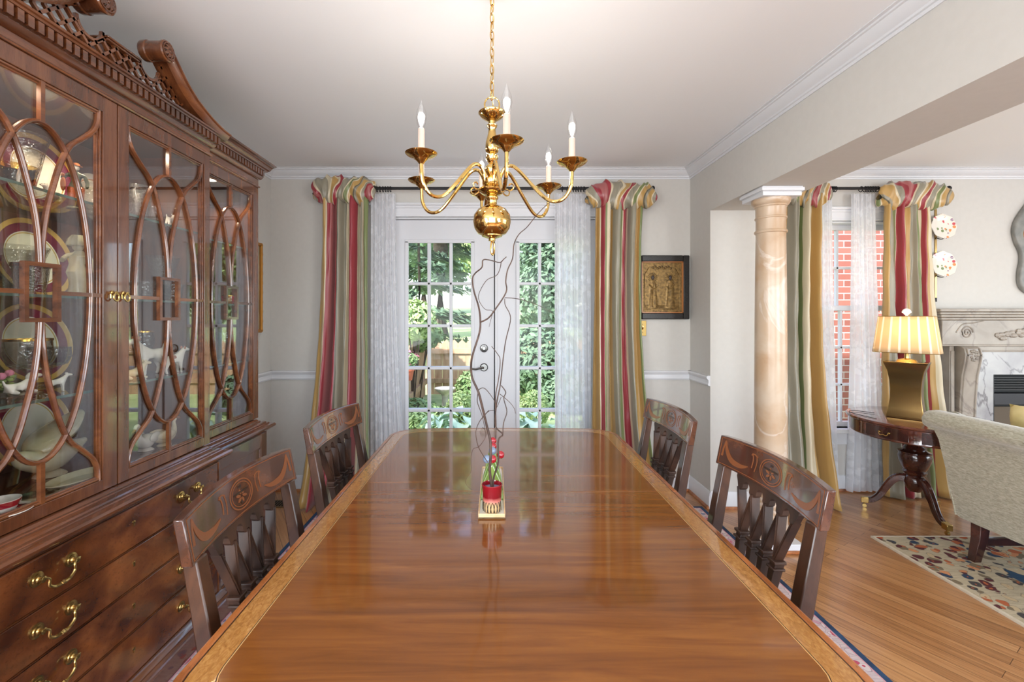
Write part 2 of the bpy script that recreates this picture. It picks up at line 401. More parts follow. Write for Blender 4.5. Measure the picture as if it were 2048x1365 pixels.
# ------------------------------------------------------------------ the room
XL, XR, XR2, YB, YF, ZC = -1.69, 1.473, 1.792, 3.43, -2.3, 2.415
XE = 5.8                      # far side of the living room
YS, ZH = 3.11, 2.037          # end of the stub wall, underside of the beam
DX0, DX1, DZ = -.845, .865, 2.06       # french door opening
WX0, WX1, WZ0, WZ1 = 2.19, 3.11, .47, 2.03   # living room window opening
struct('floor', box(bm_new(), XL-.15, XE+.15, YF-.15, YB+.16, -.12, 0), OAK, smooth=0)
struct('ceiling', box(bm_new(), XL-.15, XE+.15, YF-.15, YB+.16, ZC, ZC+.25), CEIL, smooth=0)
b = bm_new(); y0, y1 = YB, YB+.16
box(b, XL-.15, DX0, y0, y1, 0, ZC); box(b, DX0, DX1, y0, y1, DZ, ZC); box(b, DX1, WX0, y0, y1, 0, ZC)
box(b, WX0, WX1, y0, y1, 0, WZ0); box(b, WX0, WX1, y0, y1, WZ1, ZC); box(b, WX1, XE+.15, y0, y1, 0, ZC)
struct('wall_back', b, WALL, smooth=0)
b = bm_new(); box(b, XL-.15, XL, YF, -1.9, 0, ZC); box(b, XL-.15, XL, -.3, YB, 0, ZC); box(b, XL-.15, XL, -1.9, -.3, 0, .68); box(b, XL-.15, XL, -1.9, -.3, 2.12, ZC)  # unseen opening added for the left fill light
struct('wall_left', b, WALL, smooth=0)
b = bm_new(); box(b, XE, XE+.15, YF, -.4, 0, ZC); box(b, XE, XE+.15, 2.2, YB, 0, ZC); box(b, XE, XE+.15, -.4, 2.2, 0, .5); box(b, XE, XE+.15, -.4, 2.2, 2.15, ZC)  # unseen opening added for the side fill light
struct('wall_right', b, WALL, smooth=0)
b = bm_new(); box(b, XL-.15, -1.35, YF-.15, YF, 0, ZC); box(b, 1.35, 2.45, YF-.15, YF, 0, ZC); box(b, 4.75, XE+.15, YF-.15, YF, 0, ZC)
for x0, x1 in ((-1.35,1.35),(2.45,4.75)): box(b, x0, x1, YF-.15, YF, 0, .38); box(b, x0, x1, YF-.15, YF, 2.32, ZC)  # unseen openings added for the rear fill lights
struct('wall_front', b, WALL, smooth=0)
struct('wall_middle', box(bm_new(), XR, XR2, YS, YB, 0, ZC), WALL, smooth=0)
b = bm_new(); box(b, XR, XR2, YF, YS, ZH, ZC); struct('ceiling_beam', b, WALL, smooth=0)

CROWN = [(0,0),(.006,.0),(.008,.012),(.016,.014),(.018,.022),(.03,.03),(.045,.045),(.052,.056),(.06,.058),(.062,.064),(.075,.066),(.075,.07),(0,.07)]
BASE = [(0,0),(.016,0),(.016,.085),(.012,.095),(.012,.105),(.006,.115),(0,.115)]
RAIL = [(0,0),(.012,.002),(.016,.012),(.012,.02),(.012,.04),(.022,.05),(.026,.062),(.020,.07),(0,.07)]
SHOEP = [(0,0),(.014,0),(.014,.008),(.008,.018),(0,.018)]
def run(bm, prof, axis, face, sgn, t0, t1, z0):   # moulding along a wall; face = wall plane, sgn = direction into the room
    if axis == 'x': return prism(bm, [(face+sgn*o, z0+h) for o, h in prof], 'x', t0, t1)
    return prism(bm, [(face+sgn*o, z0+h) for o, h in prof], 'y', t0, t1)
zc = ZC-.07
b = bm_new(); run(b, CROWN, 'x', YB, -1, XL, XR, zc); run(b, CROWN, 'y', XL, 1, YF, YB, zc); run(b, CROWN, 'y', XR, -1, YF, YB, zc)
struct('trim_1', b, TRIM, smooth=40)
b = bm_new(); run(b, CROWN, 'x', YB, -1, XR2, XE, zc); run(b, CROWN, 'y', XR2, 1, YF, YB, zc)
struct('trim_2', b, TRIM, smooth=40)
b = bm_new(); run(b, RAIL, 'x', YB, -1, XL, DX0-.09, .835); run(b, RAIL, 'y', XL, 1, 1.0, YB, .835); run(b, RAIL, 'x', YB, -1, DX1+.09, XR, .835); run(b, RAIL, 'y', XR, -1, YS, YB, .835)
struct('trim_3', b, TRIM, smooth=40)
def baseboard(name, runs):
    b = bm_new()
    for r in runs: run(b, BASE, *r, 0)
    o = struct(name, b, TRIM, smooth=40); b = bm_new()
    for ax, f, s, t0, t1 in runs: run(b, [(.016+q, h) for q, h in SHOEP], ax, f, s, t0, t1, 0)
    obj('shoe_moulding', b, SHOE, o)
baseboard('baseboard_back', [('x',YB,-1,XL,DX0-.09),('x',YB,-1,DX1+.09,XR),('x',YB,-1,XR2,3.02)])
baseboard('baseboard_left', [('y',XL,1,2.6,YB)])
baseboard('baseboard_middle', [('y',XR,-1,YS-.016,YB),('x',YS,-1,XR,XR2),('y',XR2,1,YS,YB)])
# casings
CAS = .085
def casing(name, x0, x1, z0, z1, sill=False):
    b = bm_new()
    for (a0, a1, c0, c1) in ((x0-CAS,x0,z0,z1+CAS),(x1,x1+CAS,z0,z1+CAS),(x0,x1,z1,z1+CAS)):
        box(b, a0, a1, YB-.016, YB, c0, c1)
    box(b, x0-CAS, x1+CAS, YB-.026, YB, z1+CAS-.02, z1+CAS); box(b, x0-CAS-.01, x1+CAS+.01, YB-.034, YB, z1+CAS, z1+CAS+.018)
    box(b, x0-.012, x0, YB-.022, YB, z0, z1); box(b, x1, x1+.012, YB-.022, YB, z0, z1); box(b, x0, x1, YB-.022, YB, z1, z1+.012)
    if sill: box(b, x0-CAS-.02, x1+CAS+.02, YB-.05, YB+.06, z0-.03, z0); box(b, x0-CAS, x1+CAS, YB-.016, YB, z0-.12, z0-.03)
    # jamb lining
    box(b, x0, x0+.012, YB, YB+.16, z0, z1); box(b, x1-.012, x1, YB, YB+.16, z0, z1); box(b, x0, x1, YB, YB+.16, z1-.012, z1)
    struct(name, b, TRIM, smooth=0, bevel=.003)
casing('trim_4', DX0, DX1, 0, DZ); casing('trim_5', WX0, WX1, WZ0, WZ1, True)

# french doors
def french(name, x0, x1, gx0, gx1, knob):
    y0, y1 = YB+.03, YB+.075; gz0, gz1 = .275, 1.883
    b = bm_new(); zt = DZ-.015
    box(b, x0, gx0, y0, y1, .02, zt); box(b, gx1, x1, y0, y1, .02, zt); box(b, gx0, gx1, y0, y1, .02, gz0); box(b, gx0, gx1, y0, y1, gz1, zt)
    d = struct(name, b, DOORW, smooth=0)
    b = bm_new(); fw = .028
    for a0, a1, c0, c1 in ((gx0-.014,gx0+fw-.014,gz0,gz1),(gx1-fw+.014,gx1+.014,gz0,gz1),(gx0-.014,gx1+.014,gz0-.014,gz0+fw-.014),(gx0-.014,gx1+.014,gz1-fw+.014,gz1+.014)):
        box(b, a0, a1, y0-.012, y0+.002, c0, c1)
    obj('lite_frame', b, DOORW, d, smooth=0, bevel=.004)
    b = bm_new()
    for i in (1,2): x = gx0+(gx1-gx0)*i/3; box(b, x-.011, x+.011, y0-.006, y1+.006, gz0, gz1)
    for i in range(1,5): z = gz0+(gz1-gz0)*i/5; box(b, gx0, gx1, y0-.006, y1+.006, z-.011, z+.011)
    obj('muntins', b, DOORW, d, smooth=0, bevel=.004)
    obj('glass', box(bm_new(), gx0, gx1, y0+.02, y0+.024, gz0, gz1), PANE, d, smooth=0)
    if knob:
        b = bm_new(); c = at(968, 697, y0); lathe(b, [(0,-.016),(.012,-.016),(.014,-.012),(.026,-.010),(.031,-.004),(.031,0),(0,0)], c, 24, axis='y')
        obj('deadbolt', b, NICKEL, d)
        b = bm_new(); c = at(968, 735, y0); lathe(b, [(0,-.03),(.011,-.03),(.011,-.012),(.024,-.012),(.031,-.005),(.031,0),(0,0)], c, 24, axis='y')
        tube(b, smooth_path([c+Vector((0,-.03,0)), c+Vector((-.03,-.036,-.004)), c+Vector((-.06,-.035,-.012)), c+Vector((-.092,-.033,-.009))]), .0075, 8)
        obj('lever_handle', b, NICKEL, d)
    return d
french('door_1', DX0+.012, -.006, -.668, -.167, True)
d2 = french('door_2', .004, DX1-.012, .175, .677, False)
obj('weather_strip', box(bm_new(), -.006, .0035, YB+.045, YB+.085, .02, DZ-.015), IRON, d2, smooth=0)
obj('astragal', box(bm_new(), .002, .022, YB+.014, YB+.032, .02, DZ-.015), DOORW, d2, smooth=0, bevel=.003)
# living-room sash window
b = bm_new(); x0, x1 = WX0+.012, WX1-.012
wz = (WZ0, 1.375, WZ1-.012)
def sash(b, x0, x1, y, z0, z1, rows, cols=4):
    t = .038
    box(b, x0, x0+t, y, y+.035, z0, z1); box(b, x1-t, x1, y, y+.035, z0, z1); box(b, x0, x1, y, y+.035, z0, z0+t); box(b, x0, x1, y, y+.035, z1-t, z1)
    for i in range(1, cols): x = x0+t+(x1-x0-2*t)*i/cols; box(b, x-.009, x+.009, y+.004, y+.031, z0+t, z1-t)
    for i in range(1, rows): z = z0+t+(z1-z0-2*t)*i/rows; box(b, x0+t, x1-t, y+.004, y+.031, z-.009, z+.009)
sash(b, x0, x1, YB+.045, wz[0], wz[1]+.02, 3); sash(b, x0, x1, YB+.085, wz[1]-.02, wz[2], 2)
wd = struct('window_1', b, TRIM, smooth=0, bevel=.003)
b = bm_new(); box(b, x0+.03, x1-.03, YB+.06, YB+.063, wz[0]+.03, wz[1]); box(b, x0+.03, x1-.03, YB+.10, YB+.103, wz[1], wz[2]-.03)
obj('glass', b, PANE, wd, smooth=0)

# ------------------------------------------------------------------ dining table
TX0, TX1, TY0, TY1, TZ = -.499, .588, .57, 2.297, .75
def round_rect(x0, x1, y0, y1, r, bow=0, n=7):
    pts = []
    for cx, cy, a0 in ((x1-r,y1-r,0),(x0+r,y1-r,pi/2),(x0+r,y0+r,pi),(x1-r,y0+r,3*pi/2)):
        for i in range(n+1):
            a = a0+pi/2*i/n; pts.append((cx+r*cos(a), cy+r*sin(a)))
    out = []; N = len(pts)
    for i in range(N):
        p, q = pts[i], pts[(i+1) % N]; out.append(p)
        if abs(p[1]-q[1]) < 1e-6 and abs(p[0]-q[0]) > .2:
            for j in range(1, 8): out.append((p[0]+(q[0]-p[0])*j/8, p[1]))
    xm, hw, ym = (x0+x1)/2, (x1-x0)/2, (y0+y1)/2
    return [(x, y+(bow*(1-((x-xm)/hw)**2)-bow)*(1 if y > ym else -1)*min(1, abs(y-ym)/(y1-ym))**6) for x, y in out]
def ring_poly(bm, A, B, z0, z1):   # flat band between two outlines with the same point count
    n = len(A); va = [[bm.verts.new((x,y,z)) for x,y in A] for z in (z0,z1)]; vb = [[bm.verts.new((x,y,z)) for x,y in B] for z in (z0,z1)]
    for i in range(n):
        j = (i+1) % n
        bm.faces.new((va[1][i],va[1][j],vb[1][j],vb[1][i])); bm.faces.new((va[0][i],vb[0][i],vb[0][j],va[0][j]))
        bm.faces.new((va[0][i],va[0][j],va[1][j],va[1][i])); bm.faces.new((vb[0][i],vb[1][i],vb[1][j],vb[0][j]))
    return bm
tb = thing('dining_table', 'long polished mahogany dining table with a pale satinwood band and rounded corners', 'table', ((TX0+TX1)/2, (TY0+TY1)/2, 0))
def outline(k): return round_rect(TX0+k, TX1-k, TY0+k, TY1-k, max(.135-k*.75, .04), .02)
o0, o1, o2, o3, o4 = outline(0), outline(.0165), outline(.0185), outline(.062), outline(.065)
seams = (1.462,)
def cut(bm, y0, y1):
    for yy, nz in ((y0, (0,-1,0)), (y1, (0,1,0))):
        g = bm.verts[:]+bm.edges[:]+bm.faces[:]
        r = bmesh.ops.bisect_plane(bm, geom=g, plane_co=(0,yy,0), plane_no=nz, clear_outer=True)
        ed = [e for e in r['geom_cut'] if isinstance(e, bmesh.types.BMEdge)]
        try: bmesh.ops.holes_fill(bm, edges=ed, sides=0)
        except Exception: pass
    return bm
for y0, y1 in ((0, 1.4612), (1.4628, 3)):
    leaf = obj('tabletop', cut(prism(bm_new(), o4, 'z', TZ-.022, TZ), y0, y1), TABLEW, tb, smooth=0, bevel=.0008)
    obj('edge_banding', cut(ring_poly(bm_new(), o0, o1, TZ-.024, TZ), y0, y1), TABLEE, leaf, smooth=0, bevel=.0035, seg=3)
    obj('satinwood_band', cut(ring_poly(bm_new(), o2, o3, TZ-.02, TZ), y0, y1), SATIN, leaf, smooth=0)
    b = cut(ring_poly(bm_new(), o1, o2, TZ-.02, TZ+.0001), y0, y1); obj('dark_stringing', b, INLAYD, leaf)
    b = cut(ring_poly(bm_new(), o3, [((p[0]+q[0])/2, (p[1]+q[1])/2) for p, q in zip(o3, o4)], TZ-.02, TZ+.0001), y0, y1); obj('dark_stringing', b, INLAYD, leaf)
    b = cut(ring_poly(bm_new(), [((p[0]+q[0])/2, (p[1]+q[1])/2) for p, q in zip(o3, o4)], o4, TZ-.02, TZ+.0001), y0, y1); obj('pale_stringing', b, INLAYP, leaf)
i0, i1 = outline(.07), outline(.09)
obj('apron', ring_poly(bm_new(), i0, i1, TZ-.09, TZ-.022), TABLEE, tb)
for x in (TX0+.10, TX1-.10):
    for y in (TY0+.13, TY1-.13):
        obj('leg', hexa(bm_new(), [(x+i*.016, y+j*.016, .0095) for i,j in ((-1,-1),(1,-1),(1,1),(-1,1))], [(x+i*.031, y+j*.031, TZ-.022) for i,j in ((-1,-1),(1,-1),(1,1),(-1,1))]), TABLEE, tb, bevel=.004)

# ------------------------------------------------------------------ dining chairs (built facing -X around the seat centre)
def make_chair(label):
    t = thing('dining_chair', label, 'chair', local=True, group='dining chairs at the table')
    rk = lambda z: .186+.2*max(0, z-.45)                     # front face of the back, raked
    HW, CZ0, CZ1, BOW, TH = .228, .845, .932, .026, .022
    fx = lambda y, z: rk(z)+BOW*(1-(y/HW)**2)
    b = bm_new(); N = 16; rows = []
    for i in range(N+1):
        y = -HW+2*HW*i/N; top = CZ1+.006*(1-(y/HW)**2)
        rows.append([b.verts.new((fx(y,CZ0),y,CZ0)), b.verts.new((fx(y,CZ0)+TH,y,CZ0)), b.verts.new((fx(y,top)+TH*.9,y,top)), b.verts.new((fx(y,top),y,top))])
    for A, B in zip(rows, rows[1:]):
        for j in range(4): b.faces.new((A[j],A[(j+1)%4],B[(j+1)%4],B[j]))
    b.faces.new(rows[0][::-1]); b.faces.new(rows[-1])
    cr = obj('crest_rail', b, CRESTW, t, bevel=.0025)
    def ribbon(bm, pts, wd, k=6):
        pts = smooth_path([(0,y,z) for y,z in pts], k); L = []
        for i, p in enumerate(pts):
            a, c = pts[max(i-1,0)], pts[min(i+1,len(pts)-1)]; d = (c-a).normalized(); n = Vector((0,-d.z,d.y)); h = wd(i/(len(pts)-1))/2 if callable(wd) else wd/2
            L.append([b2.verts.new((fx(q.y,q.z)-.0006,q.y,q.z)) for q in (p+n*h, p-n*h)])
        for A, B in zip(L, L[1:]): bm.faces.new((A[0],A[1],B[1],B[0]))
    b2 = bm_new()
    for s in (-1, 1):
        ribbon(b2, [(s*.20,.922),(s*.190,.895),(s*.165,.872),(s*.125,.868),(s*.095,.876)], lambda u: .003+.013*sin(pi*min(1,u*1.02)))
        ribbon(b2, [(s*.20,.922),(s*.205,.90),(s*.207,.875)], lambda u: .004+.004*u)
        ribbon(b2, [(s*.085,.918),(s*.078,.90),(s*.08,.878)], .0035); ribbon(b2, [(s*.066,.914),(s*.062,.895),(s*.066,.872)], .003); ribbon(b2, [(s*.088,.912),(s*.076,.917),(s*.062,.912)], .0035)
        ribbon(b2, [(s*.218,.852),(s*.218,.928)], .002)
    ribbon(b2, [(-.218,.852),(-.1,.852),(0,.852),(.1,.852),(.218,.852)], .002); ribbon(b2, [(-.218,.928),(-.1,.932),(0,.934),(.1,.932),(.218,.928)], .002)
    for r0, r1, wd in ((.046,.032,.003),(.038,.026,.002)):
        ribbon(b2, [(r0*cos(q*pi/8), .892+r1*sin(q*pi/8)) for q in range(17)], wd, 3)
    for q in range(6): ribbon(b2, [(.0+.004*cos(q*pi/3), .888+.004*sin(q*pi/3)), (.022*cos(q*pi/3+.3), .888+.016*sin(q*pi/3+.3))], lambda u: .006*sin(pi*u)+.001)
    obj('inlay', b2, INLAYC, cr, smooth=0, solid=.0008)
    b2 = bm_new(); ribbon(b2, [(-.028,.897),(.03,.897)], .005); ribbon(b2, [(-.005,.909),(.006,.909)], .006); ribbon(b2, [(-.006,.876),(.006,.874)], .006)
    obj('dark_inlay', b2, INLAYD, cr, smooth=0, solid=.0008)
    # two raked stiles that run down into the rear legs
    for s in (-1, 1):
        b = bm_new(); y = s*.198; hw = .017
        pr = [(.235,0,.036,.028),(.175,.30,.036,.032),(.172,.45,.036,.036),(rk(.66)+.002,.66,.036,.034),(rk(.84)+.003,.85,.036,.028)]
        L = [[b.verts.new(p) for p in ((x,y-hw,z),(x+d,y-hw,z),(x+d,y+hw,z),(x,y+hw,z))] for x, z, wd, d in pr]
        for A, B in zip(L, L[1:]):
            for j in range(4): b.faces.new((A[j],A[(j+1)%4],B[(j+1)%4],B[j]))
        b.faces.new(L[0][::-1]); b.faces.new(L[-1]); obj('rear_leg', b, CHAIRW, t, bevel=.003)
    # scalloped bar under the crest
    f = lambda y, z, q: (rk(z)+.004+BOW*(1-(y/HW)**2)*.9+q, y, z)
    prof = [(-.135,.85),(-.135,.838),(-.128,.826),(-.122,.812),(-.118,.806)]
    for k in range(4):
        c = -.0885+.059*k
        prof += [(c-.021,.806),(c-.015,.812),(c-.014,.824),(c-.008,.832),(c,.8345),(c+.008,.832),(c+.014,.824),(c+.015,.812),(c+.021,.806)]
    prof += [(.118,.806),(.122,.812),(.128,.826),(.135,.838),(.135,.85)]
    b = bm_new(); T = [[b.verts.new(f(y,.85,q)) for q in (0,.016)] for y, z in prof]; Bt = [[b.verts.new(f(y,z,q)) for q in (0,.016)] for y, z in prof]
    for i in range(len(prof)-1):
        for q in (0,1): b.faces.new((Bt[i][q],Bt[i+1][q],T[i+1][q],T[i][q]))
        b.faces.new((Bt[i][0],Bt[i][1],Bt[i+1][1],Bt[i+1][0]))
    obj('scalloped_rail', b, SPLATW, t, smooth=0)
    # lattice splat : four V shaped bars above ringed feet
    tops = [-.118+.059*k for k in range(5)]; bots = [-.078+.052*k for k in range(4)]
    b = bm_new()
    for k, yb in enumerate(bots):
        for yt in (tops[k], tops[k+1]):
            p = Vector(f(yb,.705,.008)); q = Vector(f(yt,.812,.008)); side = Vector((0,1,0))
            for half, dep in ((.0036,.021),(.0013,.026)):
                A = [p+side*s1*half+Vector((s2*dep/2,0,0)) for s1, s2 in ((-1,-1),(1,-1),(1,1),(-1,1))]
                B = [q+side*s1*half+Vector((s2*dep/2,0,0)) for s1, s2 in ((-1,-1),(1,-1),(1,1),(-1,1))]
                hexa(b, A, B)
    obj('lattice_splat', b, SPLATW, t, smooth=0)
    b = bm_new()
    for yb in bots:
        for z, h in ((.699,.008),(.684,.006)): box(b, f(yb,z,.008)[0]-.016, f(yb,z,.008)[0]+.014, yb-.016, yb+.016, z, z+h)
        hexa(b, [Vector(f(yb*.92,.60,.008))+Vector((i*.010,j*.008,0)) for i,j in ((-1,-1),(1,-1),(1,1),(-1,1))], [Vector(f(yb,.70,.008))+Vector((i*.012,j*.012,0)) for i,j in ((-1,-1),(1,-1),(1,1),(-1,1))])
    obj('splat_foot', b, SPLATW, t, bevel=.002)
    obj('lower_rail', box(bm_new(), rk(.58)+.006, rk(.58)+.03, -.182, .182, .57, .605), CHAIRW, t, bevel=.004)
    b = prism(bm_new(), [(-.23,-.235),(.18,-.205),(.18,.205),(-.23,.235)], 'z', .38, .445); obj('seat_frame', b, CHAIRW, t, bevel=.005)
    b = prism(bm_new(), [(-.222,-.222),(.172,-.193),(.172,.193),(-.222,.222)], 'z', .445, .482); obj('seat_cushion', b, PILLOW, t, bevel=.016, seg=3)
    for s in (-1, 1):
        obj('front_leg', hexa(bm_new(), [(-.215+i*.014, s*.205+j*.014, 0) for i,j in ((-1,-1),(1,-1),(1,1),(-1,1))], [(-.205+i*.021, s*.205+j*.021, .40) for i,j in ((-1,-1),(1,-1),(1,1),(-1,1))]), CHAIRW, t, bevel=.003)
    return t
ch = make_chair('mahogany lattice-back dining chair, nearer of the two on the living room side of the table')
place(ch, (.425, 1.195, .0095))
place(dup(ch), (.412, 1.83, .0095), radians(1.5), 'mahogany lattice-back dining chair on the column side of the table, nearer the framed icon')
place(dup(ch), (-.288, 1.06, .0095), pi+radians(1), 'mahogany lattice-back dining chair on the cabinet side, in front of the drawers')
place(dup(ch), (-.318, 1.71, .0095), pi-radians(4), 'mahogany lattice-back dining chair on the cabinet side, in front of the left striped drape')

# ------------------------------------------------------------------ rugs
b = bm_new(); rx0, rx1, ry0, ry1 = -1.19, 1.42, -.55, 3.12
rg = thing('dining_rug', 'large rug with a navy and rose border under the dining table', 'rug', (.1, 1.3, 0))
def frame(bm, x0, x1, y0, y1, wdt, z0, z1):
    box(bm, x0, x0+wdt, y0, y1, z0, z1); box(bm, x1-wdt, x1, y0, y1, z0, z1); box(bm, x0+wdt, x1-wdt, y0, y0+wdt, z0, z1); box(bm, x0+wdt, x1-wdt, y1-wdt, y1, z0, z1); return bm
obj('edge_stripe', frame(bm_new(), rx0, rx1, ry0, ry1, .024, 0, .009), NAVY, rg, smooth=0)
obj('rose_line', frame(bm_new(), rx0+.024, rx1-.024, ry0+.024, ry1-.024, .006, 0, .009), PINKR, rg, smooth=0)
obj('floral_border', frame(bm_new(), rx0+.03, rx1-.03, ry0+.03, ry1-.03, .12, 0, .009), RUGC, rg, smooth=0)
obj('field', box(bm_new(), rx0+.15, rx1-.15, ry0+.15, ry1-.15, 0, .009), RUGB, rg, smooth=0)

# ------------------------------------------------------------------ china cabinet on the left wall
CBX = XL+.02; LOW, UPP, LOWS, UPPS = -1.195, -1.243, -1.246, -1.292   # front planes: centre base, centre upper, side base, side upper
CY0, CY1 = 1.015, 1.985; SY = 2.487; NY = .513
cab = thing('china_cabinet', 'tall breakfront mahogany china cabinet with glazed doors and a scrolled fretwork top', 'cabinet', (-1.45, 1.5, 0))
cb = lambda n, b, m=MAHOG, p=cab, **k: obj(n, b, m, p, **k)
# base
b = bm_new(); box(b, CBX, LOW, CY0, CY1, .012, .735); box(b, CBX, LOWS, CY1, SY, .012, .735); box(b, CBX, LOWS, NY, CY0, .012, .735); base = cb('base_carcass', b, bevel=.002)
PL = [(0,.012),(.030,.012),(.030,.080),(.026,.084),(.026,.090),(.018,.094),(.018,.100),(.012,.108),(.010,.114),(.004,.120),(0,.122)]
WS = [(0,.688),(.004,.690),(.008,.696),(.013,.698),(.026,.703),(.033,.711),(.034,.719),(.029,.726),(.020,.729),(.010,.731),(.008,.734),(-.001,.736),(-.004,.741),(-.010,.743),(-.022,.745),(-.024,.748),(-.030,.750),(-.033,.754),(-.036,.757),(-.06,.757),(-.06,.70)]
def around(bm, prof, dx=0):        # moulding that follows the breakfront plan
    pth = [(CBX,NY,0),(LOWS+dx,NY,0),(LOWS+dx,CY0,0),(LOW+dx,CY0,0),(LOW+dx,CY1,0),(LOWS+dx,CY1,0),(LOWS+dx,SY,0),(CBX,SY,0)]
    P = [Vector(p) for p in pth]; rings = []
    for i, p in enumerate(P):
        ds = []
        if i > 0: d = (P[i]-P[i-1]).normalized(); ds.append(Vector((d.y,-d.x,0)))
        if i < len(P)-1: d = (P[i+1]-P[i]).normalized(); ds.append(Vector((d.y,-d.x,0)))
        n = sum(ds, Vector()); n = n if len(ds) == 1 else Vector((n.x, n.y, 0))
        rings.append([bm.verts.new(p+n*o+Vector((0,0,h))) for o, h in prof])
    m = len(prof)
    for A, B in zip(rings, rings[1:]):
        for j in range(m): bm.faces.new((A[j],A[(j+1)%m],B[(j+1)%m],B[j]))
    bm.faces.new(rings[0][::-1]); bm.faces.new(rings[-1]); return bm
cb('plinth', around(bm_new(), PL), MAHOGH, smooth=30); cb('waist_moulding', around(bm_new(), WS), MAHOGH, smooth=30)
def bail(dr, y, z, x):
    b = bm_new()
    for s in (-1, 1):
        c = (x, y+s*.048, z)
        lathe(b, [(.019,0),(.019,.003),(.014,.004),(.013,.007),(.008,.008),(.006,.011),(.006,.02),(.008,.022),(0,.026)], c, 20, axis='x')
    P = [Vector((x+.018,y-.058,z+.003)), Vector((x+.020,y-.045,z+.002)), Vector((x+.024,y-.036,z-.006)), Vector((x+.024,y-.036,z-.022)), Vector((x+.024,y-.022,z-.034)), Vector((x+.025,y-.008,z-.036)), Vector((x+.026,y,z-.034))]
    P += [Vector((q.x, 2*y-q.y, q.z)) for q in P[-2::-1]]
    pp = smooth_path(P, 5); m = len(pp)-1
    tube(b, pp, 1, 8, radii=[.0026+.0026*sin(pi*i/m)**2+(.0012 if i in (m//2,m//2-3,m//2+3) else 0) for i in range(m+1)], up=Vector((1,0,0)))
    obj('bail_handle', b, BRASS, dr)
def escutcheon(p, y, z, x):
    b = bm_new(); lathe(b, [(.0055,0),(.0055,.002),(.002,.003)], (x,y,z+.004), 12, axis='x'); box(b, x, x+.0022, y-.0035, y+.0035, z-.008, z+.002)
    obj('keyhole_escutcheon', b, BRASS, p)
for z0, z1 in ((.552,.684),(.420,.548),(.276,.416),(.128,.272)):
    b = bm_new(); box(b, LOW-.02, LOW+.005, CY0+.028, CY1-.028, z0, z1)
    dr = cb('drawer', b, CROTCH, bevel=.004)
    b = bm_new(); t = .003
    for y0, y1, c0, c1 in ((CY0+.025,CY0+.028,z0-t,z1+t),(CY1-.028,CY1-.025,z0-t,z1+t),(CY0+.028,CY1-.028,z0-t,z0),(CY0+.028,CY1-.028,z1,z1+t)): box(b, LOW-.002, LOW+.008, y0, y1, c0, c1)
    obj('cock_bead', b, MAHOGH, dr, smooth=0)
    bail(dr, 1.228, (z0+z1)/2+.012, LOW+.005); bail(dr, 1.772, (z0+z1)/2+.012, LOW+.005); escutcheon(dr, 1.5, (z0+z1)/2+.012, LOW+.005)
for y0, y1 in ((CY1, SY), (NY, CY0)):
    b = bm_new(); ya, yb, za, zb, x = y0+.012, y1-.012, .128, .686, LOWS
    for q in ((ya,ya+.06,za,zb),(yb-.06,yb,za,zb),(ya+.06,yb-.06,za,za+.07),(ya+.06,yb-.06,zb-.07,zb)): box(b, x-.015, x+.006, *q)
    d = cb('base_door', b, MAHOG, bevel=.002)
    obj('panel', box(bm_new(), x-.015, x-.004, ya+.06, yb-.06, za+.07, zb-.07), CROTCH, d, smooth=0)
    b = bm_new()
    for q in ((ya+.06,ya+.068,za+.07,zb-.07),(yb-.068,yb-.06,za+.07,zb-.07),(ya+.06,yb-.06,za+.07,za+.078),(ya+.06,yb-.06,zb-.078,zb-.07)): box(b, x-.005, x+.003, *q)
    obj('panel_moulding', b, MAHOGH, d, bevel=.002)
# upper carcass : back, ends, partitions, floor, top
UZ0, UZ1 = .757, 2.012
b = bm_new()
box(b, CBX, CBX+.015, NY, SY, UZ0, UZ1)
for k in range(9): y = NY+.12+k*.22; box(b, CBX+.014, CBX+.018, y, y+.006, UZ0, UZ1)
cb('back_boards', b, CABIN, smooth=0)
b = bm_new()
for y in (NY, SY-.02): box(b, CBX, UPPS-.0225, y, y+.02, UZ0, UZ1-.015)
for y in (CY0, CY1-.0185): box(b, CBX, UPP-.0225, y, y+.0185, UZ0+.025, UZ1-.015)
box(b, CBX, UPPS-.0225, NY+.02, CY0, UZ0, UZ0+.025); box(b, CBX, UPP-.0225, CY0, CY1, UZ0, UZ0+.025); box(b, CBX, UPPS-.0225, CY1, SY-.02, UZ0, UZ0+.025)
box(b, CBX, UPP-.03, CY0, CY1, UZ1-.015, UZ1+.06); box(b, CBX, UPPS-.03, CY1, SY, UZ1-.015, UZ1+.06); box(b, CBX, UPPS-.03, NY, CY0, UZ1-.015, UZ1+.06)
cb('upper_carcass', b, MAHOG, smooth=0)
SHZ = (1.676, 1.375, 1.078)
for z in SHZ:
    for y0, y1, x1 in ((CY0+.012,CY1-.012,-1.285),(CY1+.012,SY-.022,-1.33)):
        s = cb('shelf', box(bm_new(), CBX+.02, x1, y0, y1, z-.008, z), SHELFG, smooth=0)
        obj('shelf_edge', box(bm_new(), x1-.0005, x1+.0012, y0, y1, z-.008, z), EDGEG, s, smooth=0)
